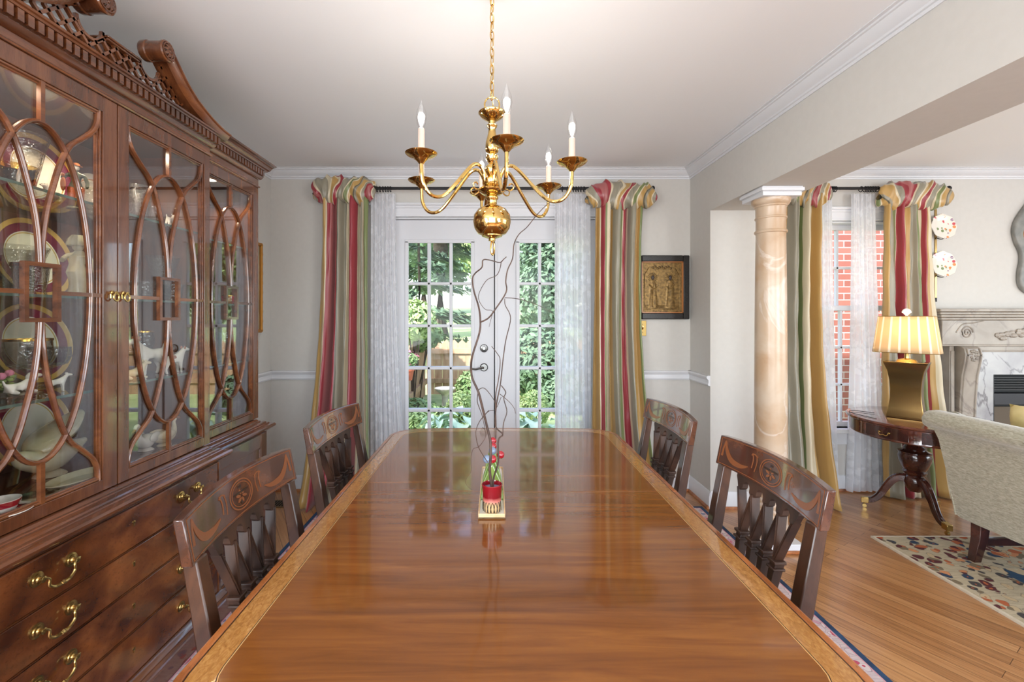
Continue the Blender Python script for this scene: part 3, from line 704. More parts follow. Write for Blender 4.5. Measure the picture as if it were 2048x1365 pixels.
# glazed doors with interlaced bars
BARP = [(-.5,-.5),(.5,-.5),(.5,.1),(.22,.32),(.12,.5),(-.12,.5),(-.22,.32),(-.5,.1)]
def glazed(x, y0, y1, gy0, gy1, handle=None, z0=.759, z1=2.0115, gz0=.795, gz1=1.963):
    b = bm_new(); T = .022
    for q in ((y0,gy0,z0,z1),(gy1,y1,z0,z1),(gy0,gy1,z0,gz0),(gy0,gy1,gz1,z1)): box(b, x-T, x, *q)
    d = cb('glazed_door', b, MAHOG, bevel=.0015)
    b = bm_new()
    for w_, dx in ((.007,-.004),(.012,-.010)):
        for q in ((gy0,gy0+w_,gz0,gz1),(gy1-w_,gy1,gz0,gz1),(gy0,gy1,gz0,gz0+w_),(gy0,gy1,gz1-w_,gz1)): box(b, x-T, x+dx, *q)
    obj('glazing_moulding', b, MAHOGH, d, bevel=.002)
    obj('glass_pane', box(bm_new(), x-.017, x-.0145, gy0+.002, gy1-.002, gz0+.002, gz1-.002), CPANE, d, smooth=0)
    yc, zc_, hw, hh = (gy0+gy1)/2, (gz0+gz1)/2, (gy1-gy0)/2, (gz1-gz0)/2
    b = bm_new(); W_ = .0125; X = x-.009
    prof = [(a*W_, c*.014) for a, c in BARP]
    kx = hw/.2; EW, EH = .163*kx, .470
    mk = lambda pts: [Vector((X, yc+u, zc_+v)) for u, v in pts]
    sweep(b, mk([(EW*cos(2*pi*i/64), EH*sin(2*pi*i/64)) for i in range(64)]), prof, True, Vector((1,0,0)))
    og = [(.193,.584),(.190,.545),(.172,.508),(.132,.470),(.092,.433),(.062,.375),(.038,.30),(.018,.225),(.007,.15),(.003,.08)]
    for su in (-1,1):
        for sv in (-1,1):
            sweep(b, smooth_path(mk([(su*u*kx, sv*v) for u, v in og]), 5), prof, False, Vector((1,0,0)))
    RW, RH = .054*kx, .082
    for q in ((-RW,-RW+.0115,-RH,RH),(RW-.0115,RW,-RH,RH),(-RW+.0115,RW-.0115,-RH,-RH+.0115),(-RW+.0115,RW-.0115,RH-.0115,RH)): box(b, x-.016, x-.001, yc+q[0], yc+q[1], zc_+q[2], zc_+q[3])
    for u0, u1 in ((-hw,-RW),(RW,hw)): box(b, x-.016, x-.003, yc+u0, yc+u1, zc_-.006, zc_+.006)
    for v0, v1 in ((EH,hh),(-hh,-EH)): box(b, x-.016, x-.003, yc-.006, yc+.006, zc_+v0, zc_+v1)
    obj('glazing_bars', b, MAHOGH, d, smooth=25)
    if handle is not None:
        c = Vector((x, handle, 1.385)); b = bm_new()
        lathe(b, [(.008,0),(.008,.003),(.004,.005),(.004,.014),(.006,.016),(0,.019)], c+Vector((0,0,.004)), 14, axis='x')
        tube(b, [c+Vector((.014,0,-.006))+Vector((0,.010*sin(2*pi*i/20),.012*cos(2*pi*i/20)-.004)) for i in range(20)], .0026, 6, True, up=Vector((1,0,0)))
        tube(b, [c+Vector((.006,-.012,.0)),c+Vector((.006,-.012,-.014))], .003, 6)
        obj('door_pull', b, BRASS, d)
glazed(UPP, CY0, 1.498, CY0+.052, 1.444, 1.478)
glazed(UPP, 1.502, CY1, 1.546, 1.948, 1.522)
glazed(UPPS, CY1+.012, SY, 2.056, 2.434)
glazed(UPPS, NY, CY0-.012, NY+.053, CY0-.071)
# frieze, dentils, cornice
b = bm_new()
def band(x, y0, y1, z0, z1, back=.029): box(b, x-back, x, y0, y1, z0, z1)
band(UPP, CY0, CY1, UZ1, 2.072); band(UPPS, CY1+.0005, SY, UZ1, 2.08); band(UPPS, NY, CY0-.0005, UZ1, 2.08)
box(b, CBX, UPP-.03, CY1-.02, CY1, UZ1, 2.11); cb('frieze', b, MAHOGH, smooth=0)
b = bm_new()
def mould(prof, x, y0, y1, end0=False, end1=True):
    P = [(CBX+.02,y0,0),(x,y0,0),(x,y1,0),(CBX+.02,y1,0)]
    N = [Vector((0,-1,0)), Vector((1,-1,0)), Vector((1,1,0)), Vector((0,1,0))]
    rings = [[b.verts.new(Vector(p)+n*o+Vector((0,0,h))) for o, h in prof] for p, n in zip(P, N)]
    m = len(prof)
    for A, B in zip(rings, rings[1:]):
        for j in range(m): b.faces.new((A[j],A[(j+1)%m],B[(j+1)%m],B[j]))
    b.faces.new(rings[0][::-1]); b.faces.new(rings[-1])
bead = [(0,UZ1),(.006,UZ1),(.008,UZ1+.004),(.006,UZ1+.008),(0,UZ1+.009)]
mould(bead, UPP, CY0, CY1); mould([(o-.0005,h+.004) for o,h in bead], UPPS, CY1-.03, SY); mould([(o-.0005,h+.004) for o,h in bead], UPPS, NY, CY0+.03)
cx = [(0,2.045),(.004,2.046),(.012,2.052),(.016,2.06),(.018,2.064),(.018,2.068),(0,2.07)]
mould(cx, UPP, CY0, CY1); sd = [(o,h+.012) for o,h in cx]; mould(sd, UPPS, CY1-.03, SY); mould(sd, UPPS, NY, CY0+.03)
top = [(0,2.068),(.02,2.068),(.02,2.100),(.034,2.1005),(.036,2.106),(.042,2.108),(.044,2.114),(0,2.114)]
mould([(o-.001,h) for o,h in top], UPP, CY0, CY1)
tps = [(0,2.078),(.020,2.078),(.020,2.108),(.034,2.1085),(.036,2.114),(.040,2.116),(.046,2.122),(.050,2.132),(.060,2.142),(.066,2.144),(.068,2.152),(0,2.152)]
mould(tps, UPPS, CY1-.03, SY); mould(tps, UPPS, NY, CY0+.03)
cb('cornice', b, MAHOGH, smooth=30)
y = CY0-.016; n_ = 0
def dent(x, y, z0, z1):
    return box(bm_new(), x+.016, x+.031, y, y+.0165, z0, z1)
dl = cb('dentil_course', box(bm_new(), UPP, UPP+.0165, CY0, CY1, 2.0705, 2.0985), MAHOGH, smooth=0)
while y < CY1+.01: obj('dentil', dent(UPP, y, 2.0695, 2.0992), MAHOGH, dl, smooth=0); y += .0262
for y0_, y1_ in ((CY1+.006, SY+.014), (NY-.016, CY0-.02)):
    dl = cb('dentil_course', box(bm_new(), UPPS, UPPS+.0165, max(y0_, NY), min(y1_, SY), 2.0805, 2.1065), MAHOGH, smooth=0); y = y0_
    while y < y1_: obj('dentil', dent(UPPS, y, 2.0795, 2.1072), MAHOGH, dl, smooth=0); y += .0255
# swan-neck pediment with pierced fretwork
YC = 1.512
neck = smooth_path([(0,.535,2.132),(0,.47,2.137),(0,.39,2.155),(0,.31,2.184),(0,.25,2.220),(0,.205,2.260),(0,.168,2.292),(0,.135,2.304)], 6)
PX = UPP+.03
for s in (1, -1):
    b = bm_new(); rings = []
    prof = [(-.05,0),(.024,0),(.030,-.004),(.030,-.009),(.022,-.011),(.018,-.020),(.008,-.030),(.004,-.034),(-.05,-.034)]
    for i, p in enumerate(neck):
        a, c = neck[max(i-1,0)], neck[min(i+1,len(neck)-1)]; t = (c-a).normalized(); n = Vector((0, t.z, -t.y)) if t.y < 0 else Vector((0,-t.z,t.y))
        if n.z < 0: n = -n
        rings.append([b.verts.new(Vector((PX+o, YC+s*(p.y+n.y*h), p.z+n.z*h))) for o, h in prof])
    m = len(prof)
    for A, B in zip(rings, rings[1:]):
        for j in range(m): b.faces.new((A[j],A[(j+1)%m],B[(j+1)%m],B[j]))
    b.faces.new(rings[0][::-1]); b.faces.new(rings[-1])
    sn = cb('swan_neck', b, MAHOGH, smooth=25)
    cy, cz = YC+s*.130, 2.270
    b = bm_new(); lathe(b, [(0,-.052),(.034,-.052),(.037,-.046),(.037,-.030),(.034,-.026),(.035,.022),(.037,.026),(.037,.033),(.033,.037),(.029,.0345),(0,.0345)], (PX,cy,cz), 28, axis='x'); sc = cb('scroll', b, MAHOGH)
    b = bm_new(); lathe(b, [(.0285,-.001),(.0295,.002),(.0265,.002)], (PX+.037,cy,cz), 24, axis='x'); ball(b, (PX+.038,cy,cz), .006, n=8)
    for k in range(10):
        an = 2*pi*k/10; d = Vector((0,cos(an),sin(an))); e = Vector((0,-sin(an),cos(an)))
        P = [Vector((PX+.0375,cy,cz))+d*r+e*wd+Vector((q,0,0)) for r, wd, q in ((.006,0,-.002),(.013,.0042,.008),(.021,.005,.007),(.0265,0,-.002),(.021,-.005,.007),(.013,-.0042,.008))]
        b.faces.new([b.verts.new(p) for p in P])
    obj('rosette', b, MAHOG, sc)
# fretwork panel
def hh_(s):                        # height of the pierced field above the cornice at distance s from the centre
    s = abs(s)
    pts = [(0,.085),(.168,.085),(.1681,.140),(.205,.118),(.25,.085),(.31,.05),(.39,.024),(.47,.008)]
    for (a, c), (d, e) in zip(pts, pts[1:]):
        if a <= s <= d: return c+(e-c)*(s-a)/(d-a)
    return 0
HC, HR = (.120, 2.211), .045
def solid_at(s, z):
    if z < 2.116 or z > 2.116+hh_(s): return False
    return (abs(s)-HC[0])**2+(z-HC[1])**2 > HR**2 and not (abs(abs(s)-HC[0]) < HR*.7 and z > HC[1]) and abs(s) > 0
b = bm_new(); FX0, FX1 = UPP-.003, UPP+.007; wb_ = .0044
def seg(p, q):
    d = Vector((0,q[0]-p[0],q[1]-p[1]))
    if d.length < .004: return
    d.normalize(); n = Vector((0,-d.z,d.y))*wb_
    hexa(b, [Vector((x,YC+p[0],p[1]))+n*k for x,k in ((FX0,-1),(FX1,-1),(FX1,1),(FX0,1))], [Vector((x,YC+q[0],q[1]))+n*k for x,k in ((FX0,-1),(FX1,-1),(FX1,1),(FX0,1))])
for sl in (1, -1):
    c = -.75
    while c < .75:
        st = None; last = None
        for i in range(400):
            s = -.48+.96*i/399; z = 2.116+sl*.95*(s-c)
            if solid_at(s, z):
                if st is None: st = (s, z)
                last = (s, z)
            elif st is not None: seg(st, last); st = None
        if st is not None: seg(st, last)
        c += .050
for s in (-1, 1):                  # rims of the fret
    P = [(0, 2.199), (s*.074, 2.199)]+[(s*(HC[0]+HR*cos(a)), HC[1]+HR*sin(a)) for a in [pi+ pi*i/12 for i in range(13)]]
    for p, q in zip(P, P[1:]): seg(p, q)
seg((-.5,2.118),(.5,2.118))
cb('fretwork', b, MAHOGH, smooth=0)
b = bm_new(); box(b, UPP-.12, UPP-.0065, YC-.055, YC+.055, 2.11, 2.19); box(b, UPP-.13, UPP+.014, YC-.066, YC+.066, 2.193, 2.2); box(b, UPP-.135, UPP+.018, YC-.070, YC+.070, 2.2, 2.207); cb('finial_plinth', b, MAHOG, bevel=.003)
# little lights in the cabinet top
PUCK = glow('puck_lens', (1,.86,.66,1), 14)
for y, x in ((1.20,-1.36),(1.60,-1.36),(2.24,-1.40)):
    p = cb('puck_light', lathe(bm_new(), [(.034,UZ1-.016),(.036,UZ1-.024),(.030,UZ1-.029),(.026,UZ1-.029)], (x,y,0), 20), PORC)
    obj('lens', lathe(bm_new(), [(.026,UZ1-.028),(0,UZ1-.027)], (x,y,0), 20), PUCK, p)
    lamp('cabinet_spot', 'SPOT', (x, y, UZ1-.035), 8, (1,.80,.58), (0,0,0), radius=.02).data.spot_size = radians(150)

# ------------------------------------------------------------------ things in the cabinet
FL = .783
def spot(px, X, z):               # a place on a shelf: X depth into the cabinet, seen at column px
    return Vector((X, X*FOC/(px-VX), z))
def M_plate(name, stops):
    a = M(name, rough=.2, Coat_Weight=.5); v = a.coords('Object', (1,1,0)); ln = a.node('VectorMath', operation='LENGTH'); a.link(v, ln.inputs[0])
    r = a.math('MULTIPLY', ln.outputs['Value'], 5.0); a.color(a.ramp(r, [(p, srgb(*c)) for p, c in stops], 'CONSTANT')); return a.m
PLATEM = M_plate('burgundy_banded_china', [(0,(238,232,216)),(.44,(206,170,90)),(.455,(238,232,216)),(.475,(116,26,58)),(.615,(206,164,84))])
PLATEF = M_plate('gilt_edged_china', [(0,(238,230,214)),(.40,(206,150,110)),(.42,(238,230,214)),(.66,(206,164,84))])
def plate(label, px, X, z, mat, r=.14, cat='plate', lean=12, group=None):
    p = spot(px, X, z)
    prof = [(0,.006),(r*.55,.006),(r*.64,.012),(r*.97,.022),(r,.024),(r*.99,.020),(r*.66,.008),(r*.58,.0),(0,.0)]
    o = obj('display_plate', lathe(bm_new(), prof, n=48), mat); tag(o, label, cat, group)
    o.rotation_euler = (0, radians(90-lean), 0); o.location = p+Vector((.02, 0, r*cos(radians(lean))+.001)); return o
plate('burgundy and gold banded plate on the top shelf behind the gold-washed vase', 60, -1.645, SHZ[0], PLATEM)
plate('gilt-edged cream plate on the top shelf near the edge of the left glazed door', 176, -1.645, SHZ[0], PLATEF, .105)
plate('burgundy and gold banded plate behind the ruby-rimmed tumbler', 48, -1.645, SHZ[1], PLATEM)
plate('burgundy and gold banded plate behind the gold-rimmed goblet', 45, -1.645, SHZ[2], PLATEM)
plate('burgundy and gold banded plate on the cabinet floor behind the swan tureen', 42, -1.645, FL, PLATEM)

def vessel(name, label, cat, px, X, z, prof, mat, extra=None, n=24, flute=0):
    p = spot(px, X, z); b = lathe(bm_new(), prof, n=n)
    if flute:
        for v in b.verts:
            a = math.atan2(v.co.y, v.co.x); k = 1+flute*cos(a*(n//2)); v.co.x *= k; v.co.y *= k
    if extra is None: o = obj(name, b, mat, smooth=25); tag(o, label, cat); o.location = p+Vector((0,0,.0005)); return o
    t = thing(name, label, cat, p+Vector((0,0,.0005)), local=True); obj('body', b, mat, t, smooth=25)
    for nm, bb, mm in extra: obj(nm, bb, mm, t)
    return t
def flare(h, rt, rb, w=.003, base=.01): return [(0,0),(rb,0),(rb,.004),(rb*.9,base),(rb+(rt-rb)*.3,h*.45),(rb+(rt-rb)*.65,h*.8),(rt,h),(rt-w,h),(rb+(rt-rb)*.6-w,h*.78),(rb*.85,base+.008),(0,base+.006)]
def stem(h, rt, foot): return [(0,0),(foot,0),(foot*.9,.004),(.007,.012),(.006,h*.42),(.012,h*.47),(rt*.8,h*.56),(rt,h*.75),(rt*.96,h),(rt*.93,h),(rt*.96,h*.75),(rt*.76,h*.58),(0,h*.5)]
ring = lambda r, z, t=.0012: lathe(bm_new(), [(r-t,z-t),(r+t,z-t),(r+t,z+t*2),(r-t,z+t*2),(r-t,z-t)], n=32)
vessel('crystal_vase', 'flared cut crystal vase with a gold-washed base on the top shelf', 'vase', 34, -1.39, SHZ[0], flare(.165,.072,.042), CRYSTAL, [('gold_wash', lathe(bm_new(), [(0,.014),(.036,.014),(.044,.075),(.040,.075),(.033,.018),(0,.018)], n=24), AMBERG)])
vessel('crystal_bowl', 'fluted cut crystal bowl on the top shelf beside the huntsman figurine', 'bowl', 190, -1.43, SHZ[0], flare(.10,.062,.030), CRYSTAL, flute=.03)
vessel('crystal_vase', 'tall etched crystal vase on the top shelf behind the right glazed door', 'vase', 276, -1.41, SHZ[0], flare(.15,.048,.038), ETCHED)
vessel('crystal_tumbler', 'straight cut crystal tumbler beside the tall etched vase', 'glass', 306, -1.44, SHZ[0], flare(.10,.036,.032), CRYSTAL)
t = vessel('crystal_basket', 'cut crystal basket with a hooped handle on the top shelf of the narrow side section', 'basket', 445, -1.43, SHZ[0], flare(.055,.05,.03), CRYSTAL, [('handle', tube(bm_new(), [Vector((0,.046*cos(pi*i/14),.05+.075*sin(pi*i/14))) for i in range(15)], .0035, 6), CRYSTAL)])
vessel('crystal_vase', 'heavy cut crystal vase on the second shelf in front of the burgundy plate', 'vase', 34, -1.46, SHZ[1], flare(.15,.075,.045), CRYSTAL, flute=.025)
vessel('crystal_tumbler', 'cut tumbler with a ruby-red rim on the second shelf', 'glass', 62, -1.35, SHZ[1], flare(.088,.043,.034), ETCHED, [('ruby_rim', lathe(bm_new(), [(.0425,.080),(.0445,.080),(.0450,.0905),(.0405,.0905),(.0425,.080)], n=24), REDG)])
vessel('crystal_vase', 'trumpet-shaped crystal vase behind the bowl on the right-hand second shelf', 'vase', 326, -1.38, SHZ[1], flare(.185,.062,.026), ETCHED)
vessel('crystal_bowl', 'cut crystal bowl on the second shelf left of the square glazing bar', 'bowl', 288, -1.36, SHZ[1], flare(.075,.05,.038), CRYSTAL, flute=.03)
vessel('crystal_bowl', 'smaller cut crystal bowl on the second shelf behind the square glazing bar', 'bowl', 345, -1.345, SHZ[1], flare(.07,.042,.034), CRYSTAL, flute=.03)
vessel('red_cup', 'red and white china cup on the second shelf of the side section', 'cup', 457, -1.42, SHZ[1], [(0,0),(.02,0),(.034,.02),(.038,.045),(.036,.045),(.03,.018),(0,.006)], REDGL, [('gilt_rim', ring(.037,.045), GOLDR)])
vessel('goblet', 'large crystal goblet with a gold rim on the third shelf', 'goblet', 56, -1.36, SHZ[2], stem(.165,.055,.042), CRYSTAL, [('gold_rim', ring(.0525,.165,.002), GOLDR)])
vessel('goblet', 'wide crystal champagne saucer behind the gold-rimmed goblet', 'goblet', 98, -1.50, SHZ[2], stem(.13,.058,.038), CRYSTAL)
vessel('goblet', 'slim gold-rimmed goblet behind the white terrier figurines', 'goblet', 285, -1.46, SHZ[2], stem(.17,.042,.034), CRYSTAL, [('gold_rim', ring(.040,.17,.0016), GOLDR)])
vessel('goblet', 'cut crystal goblet on the third shelf of the narrow side section', 'goblet', 448, -1.44, SHZ[2], stem(.15,.042,.034), CRYSTAL)
p = spot(3, -1.285, FL)
sa = vessel('saucer', 'white saucer with red flowers on the cabinet floor under the red cup', 'saucer', 3, -1.30, FL, [(0,.004),(.03,.004),(.055,.014),(.062,.017),(.062,.015),(.032,0),(0,0)], PORC, [('red_flowers', lathe(bm_new(), [(.036,.0075),(.052,.0140),(.052,.0147),(.036,.0084),(.036,.0075)], n=9), REDGL)])
cu = vessel('teacup', 'red and white teacup standing on the white saucer', 'cup', 3, -1.30, FL+.0045, [(0,0),(.018,0),(.030,.018),(.038,.042),(.036,.042),(.027,.016),(0,.006)], PORC, [('red_band', lathe(bm_new(), [(.032,.024),(.0375,.040),(.0387,.040),(.0332,.024),(.032,.024)], n=24), REDGL), ('handle', tube(bm_new(), [Vector((0,.034+.014*sin(pi*i/10),.034-.022*i/10)) for i in range(11)], .0028, 6), PORC)])
vessel('silver_dish', 'small oval silver dish on the cabinet floor by the bottom rail', 'dish', 72, -1.31, FL, [(0,.006),(.03,.005),(.05,.012),(.056,.016),(.056,.013),(.034,0),(0,0)], SILVER, n=20, flute=.05)
o = vessel('oval_platter', 'plain cream oval platter on the cabinet floor in front of the swan tureen', 'platter', 158, -1.325, FL, [(0,.008),(.05,.008),(.068,.018),(.074,.022),(.074,.019),(.054,0),(0,0)], CREAM, n=32); o.scale = (.75, 1.35, 1)

# figurines : one continuous skinned body, with painted parts as children
def skin(name, nodes, edges, mat, parent=None, sub=2):
    me = bpy.data.meshes.new(name); me.from_pydata([n[:3] for n in nodes], edges, []); o = bpy.data.objects.new(name, me); COL.objects.link(o)
    sk_ = o.modifiers.new('skin', 'SKIN'); sk_.use_smooth_shade = True
    for v, n in zip(me.skin_vertices[0].data, nodes):
        r = n[3]; v.radius = (r, n[4] if len(n) > 4 else r)
    me.skin_vertices[0].data[0].use_root = True
    m = o.modifiers.new('sub', 'SUBSURF'); m.levels = sub; m.render_levels = sub
    me.materials.append(mat); o.parent = parent
    return o
def bake(o):                      # turn the modifiers into a plain mesh
    dg = bpy.context.evaluated_depsgraph_get(); me = bpy.data.meshes.new_from_object(o.evaluated_get(dg)); old = o.data
    o.modifiers.clear(); o.data = me; bpy.data.meshes.remove(old)
    for p in me.polygons: p.use_smooth = True
    return o
def animal(name, label, px, X, z, rz, s, mat, cat='figurine', tail=True, lie=False, long_neck=False, mane=None, patches=True, scale=None):
    t = thing(name, label, cat, spot(px, X, z)+Vector((0,0,.0005)), rz, 'animal figurines in the cabinet', local=True)
    h = .30 if lie else .62
    N = [(-.30,0,h,.17),(.02,0,h+.0,.15),(.30,0,h+.05,.18),(.46,0,h+.28,.105),(.55,0,h+.42,.12),(.72,0,h+.38,.075),(.80,0,h+.36,.05)]
    E = [(i,i+1) for i in range(6)]
    k = len(N)
    if not lie:
        for s2 in (-1,1):
            N += [(.30,s2*.10,.38,.07),(.32,s2*.10,.18,.05),(.32,s2*.10,.035,.05),(.38,s2*.10,.03,.04)]; E += [(2,k),(k,k+1),(k+1,k+2),(k+2,k+3)]; k += 4
            N += [(-.30,s2*.10,.40,.09),(-.38,s2*.10,.22,.055),(-.34,s2*.10,.035,.05),(-.28,s2*.10,.03,.04)]; E += [(0,k),(k,k+1),(k+1,k+2),(k+2,k+3)]; k += 4
    else:
        for s2 in (-1,1):
            N += [(.34,s2*.13,.12,.07),(.56,s2*.13,.06,.05)]; E += [(2,k),(k,k+1)]; k += 2
            N += [(-.28,s2*.17,.14,.10),(-.08,s2*.20,.06,.05)]; E += [(0,k),(k,k+1)]; k += 2
    if tail: N += [(-.44,0,h+.12,.045),(-.50,0,h+.30,.03)]; E += [(0,k),(k,k+1)]; k += 2
    N = [tuple(c*s for c in n) for n in N]
    bake(skin('body', N, E, mat, t))
    e = bm_new()
    for s2 in (-1,1): ball(e, (.50*s, s2*.10*s, (h+.47)*s), .05*s, 1.1, .45, 1.5, 8)
    obj('ears', e, TAN if patches else mat, t)
    e = bm_new(); ball(e, (.84*s, 0, (h+.375)*s), .028*s, n=8)
    for s2 in (-1,1): ball(e, (.645*s, s2*.075*s, (h+.465)*s), .016*s, n=6)
    obj('nose_and_eyes', e, IRON, t)
    if mane: e = bm_new(); ball(e, (.44*s,0,(h+.30)*s), .21*s, .8, 1, 1.1, 10); obj('mane', e, mane, t)
    if patches:
        e = bm_new(); ball(e, (.02*s, -.055*s, (h+.055)*s), .115*s, 1.2, .85, .95, 10); obj('brown_patch', e, TAN, t)
    return t
R_ = radians
animal('dog_figurine', 'white porcelain dog lying beside the burgundy plate on the top shelf', 106, -1.40, SHZ[0], R_(-80), .06, PORC, lie=True, patches=False)
animal('dog_figurine', 'small white dog standing in front of the gold-washed vase', 42, -1.305, SHZ[0], R_(-40), .05, PORC, patches=False)
animal('dog_figurine', 'little cream dog on the top shelf edge behind the right glazed door', 340, -1.335, SHZ[0], R_(100), .055, PORC, patches=False)
animal('dog_figurine', 'white terrier with brown patches standing on the third shelf, its tail raised', 302, -1.38, SHZ[2], R_(-96), .135, PORC)
animal('dog_figurine', 'smaller white terrier nose-down behind the curved glazing bar on the third shelf', 345, -1.32, SHZ[2], R_(75), .095, PORC)
animal('dog_figurine', 'cream dog crouching at the left corner of the third shelf behind the right door', 264, -1.335, SHZ[2], R_(70), .085, CREAM, lie=True, patches=False)
animal('elephant_figurine', 'tiny white animal figurine beside the foot of the gold-rimmed goblet', 112, -1.36, SHZ[2], R_(60), .05, PORC, patches=False)
# lion on a carved wooden stand
p = spot(37, -1.305, SHZ[2])
b = bm_new(); box(b, -.022,.022,-.05,.05,.014,.02)
for i in (-1,1):
    for j in (-1,1): box(b, i*.016-.004, i*.016+.004, j*.042-.004, j*.042+.004, 0, .014)
st = single('figurine_stand', b, DARKW, 'small carved dark wood stand under the white lion', 'stand', bevel=.002); st.location = p+Vector((0,0,.0005))
l = animal('lion_figurine', 'white crouching lion figurine on the small dark wood stand', 37, -1.305, SHZ[2]+.020, R_(80), .07, PORC, lie=True, mane=PORC, patches=False)
# flower posy
t = thing('flower_figurine', 'china posy of green leaves and pink flowers at the left of the third shelf', 'figurine', spot(5, -1.34, SHZ[2]), local=True)
obj('bowl', lathe(bm_new(), [(0,0),(.022,0),(.034,.03),(.03,.03),(.02,.008),(0,.006)], n=18), SILVER, t)
b = bm_new()
for k in range(26):
    a1, r = rnd.uniform(0,6.28), rnd.uniform(0,.032); ball(b, (r*cos(a1), r*sin(a1), .035+rnd.uniform(0,.035)), .011, 1, 1, .6, 6)
obj('leaves', b, GCACT, t); b = bm_new()
for k in range(5): ball(b, (rnd.uniform(-.02,.02), rnd.uniform(-.02,.02), .068+rnd.uniform(0,.012)), .010, n=8)
obj('flowers', b, PINKF, t)
# huntsman holding up a hare
def figure(name, label, px, X, z, rz, s, coat, parts):
    t = thing(name, label, 'figurine', spot(px, X, z)+Vector((0,0,.0005)), rz, local=True)
    N = [(0,0,.50,.085,.07),(0,0,.62,.09,.075),(0,0,.76,.11,.075),(0,0,.845,.04),(0,0,.93,.07)]; E = [(0,1),(1,2),(2,3),(3,4)]; k = 5
    for q in (-1,1):
        N += [(0,q*.07,.46,.075),(.01,q*.075,.26,.055),(0,q*.075,.05,.045),(.07,q*.08,.03,.035)]; E += [(0,k),(k,k+1),(k+1,k+2),(k+2,k+3)]; k += 4
    N += [(.02,-.15,.76,.045),(.08,-.21,.64,.038),(.2,-.17,.72,.035)]; E += [(2,k),(k,k+1),(k+1,k+2)]; k += 3
    N += [(0,.15,.76,.045),(.0,.2,.6,.038),(.06,.2,.47,.035)]; E += [(2,k),(k,k+1),(k+1,k+2)]
    bake(skin('body', [tuple(c*s for c in n) for n in N], E, coat, t))
    for nm, bb, mm in parts(s): obj(nm, bb, mm, t)
    return t
def hunter(s):
    b = bm_new(); lathe(b, [(.082*s,.33*s),(.092*s,.50*s),(.075*s,.52*s)], (0,-.07*s,0), 12); 
    b1 = bm_new()
    for q in (-1,1): lathe(b1, [(.05*s,.08*s),(.068*s,.26*s),(.088*s,.46*s),(.06*s,.50*s)], (.003*s,q*.073*s,0), 12)
    b2 = bm_new(); ball(b2, (.20*s,-.17*s,.50*s), .06*s, .8, .8, 2.6, 10); ball(b2, (.21*s,-.17*s,.70*s), .04*s, 1.2, .8, 1, 8)
    b3 = bm_new(); lathe(b3, [(.11*s,.965*s),(.108*s,.975*s),(.075*s,.98*s),(.06*s,1.03*s),(0,1.05*s)], n=16)
    b4 = bm_new(); ball(b4, (.015*s,0,.925*s), .068*s, n=10)
    b.free(); return [('breeches', b1, ORANGEG), ('hare', b2, TAN), ('hat', b3, TAN), ('face', b4, PORC), ('base', lathe(bm_new(), [(0,0),(.17*s,0),(.16*s,.03*s),(0,.03*s)], n=20), CREAM)]
figure('huntsman_figurine', 'china huntsman in a green coat and orange breeches holding up a brown hare', 152, -1.42, SHZ[0], R_(-60), .15, GREENG, hunter)
def cloaked(s):
    b = lathe(bm_new(), [(.15*s,.94*s),(.16*s,.97*s),(.14*s,1.06*s),(.09*s,1.13*s),(0,1.15*s)], n=24)
    for v in b.verts:
        a1 = math.atan2(v.co.y, v.co.x); k = 1+.03*cos(a1*12); v.co.x *= k; v.co.y *= k
    b1 = lathe(bm_new(), [(.17*s,0),(.19*s,.04*s),(.15*s,.28*s),(.17*s,.46*s),(.13*s,.60*s),(.155*s,.74*s),(.10*s,.82*s),(.06*s,.86*s)], n=20, sx=1, sy=.85)
    for v in b1.verts: v.co.x += .05*s*sin(v.co.z/s*4.2); v.co.y += .02*s*sin(v.co.z/s*9)
    b2 = bm_new(); ball(b2, (.02*s,0,.92*s), .085*s, n=10)
    return [('ribbed_cap', b, CREAM), ('robe', b1, CREAM), ('face', b2, CREAM)]
figure('robed_figurine', 'tall cream glazed figure in a ribbed cap on the second shelf', 156, -1.43, SHZ[1], R_(-50), .19, CREAM, cloaked)
# birds
def bird(name, label, px, X, z, rz, s, mat, neck, cat, wings=True, base=True, tail=-.55):
    t = thing(name, label, cat, spot(px, X, z)+Vector((0,0,.0005)), rz, 'bird figurines on the cabinet floor', local=True)
    N = [(tail,0,.42,.05),(-.30,0,.33,.22),(.05,0,.30,.30),(.35,0,.34,.20)]+neck; E = [(i,i+1) for i in range(len(N)-1)]
    bake(skin('body', [tuple(c*s for c in n) for n in N], E, mat, t))
    hd = neck[-1]
    b = bm_new(); x, zz = hd[0]*s, hd[2]*s; sweep(b, [(x+hd[3]*.6*s,0,zz),(x+(hd[3]+.09)*s,0,zz-.03*s),(x+(hd[3]+.15)*s,0,zz-.06*s)], circ(1,8), scale=[.045*s,.032*s,.010*s]); obj('beak', b, TAN, t)
    if wings:
        b = bm_new()
        for q in (-1,1): ball(b, (-.10*s, q*.24*s, .42*s), .22*s, 1.7, .35, .75, 12)
        obj('wings', b, mat, t)
    if base: obj('foot', lathe(bm_new(), [(0,0),(.24*s,0),(.22*s,.03*s),(.14*s,.08*s),(0,.1*s)], n=20), mat, t)
    return t
sw = bird('swan_tureen', 'large cream swan tureen with a raised feathered wing lid on the cabinet floor', 100, -1.485, FL, R_(-82), .185, CREAM, [(.52,0,.42,.17),(.68,0,.52,.13)], 'tureen', wings=False, tail=-.85)
b = bm_new(); P = smooth_path([(.34*.185,0,.50*.185),(.05*.185,0,.66*.185),(-.35*.185,0,.84*.185),(-.72*.185,0,1.02*.185)],5); m_ = len(P)-1
sweep(b, P, circ(1,16,1.25,.55), scale=[.185*(.04+.27*sin(pi*min(1,.08+.92*(i/m_)))**.8*(1-.35*i/m_)) for i in range(m_+1)], up=Vector((0,0,1)))
obj('wing_lid', b, CREAM, sw)
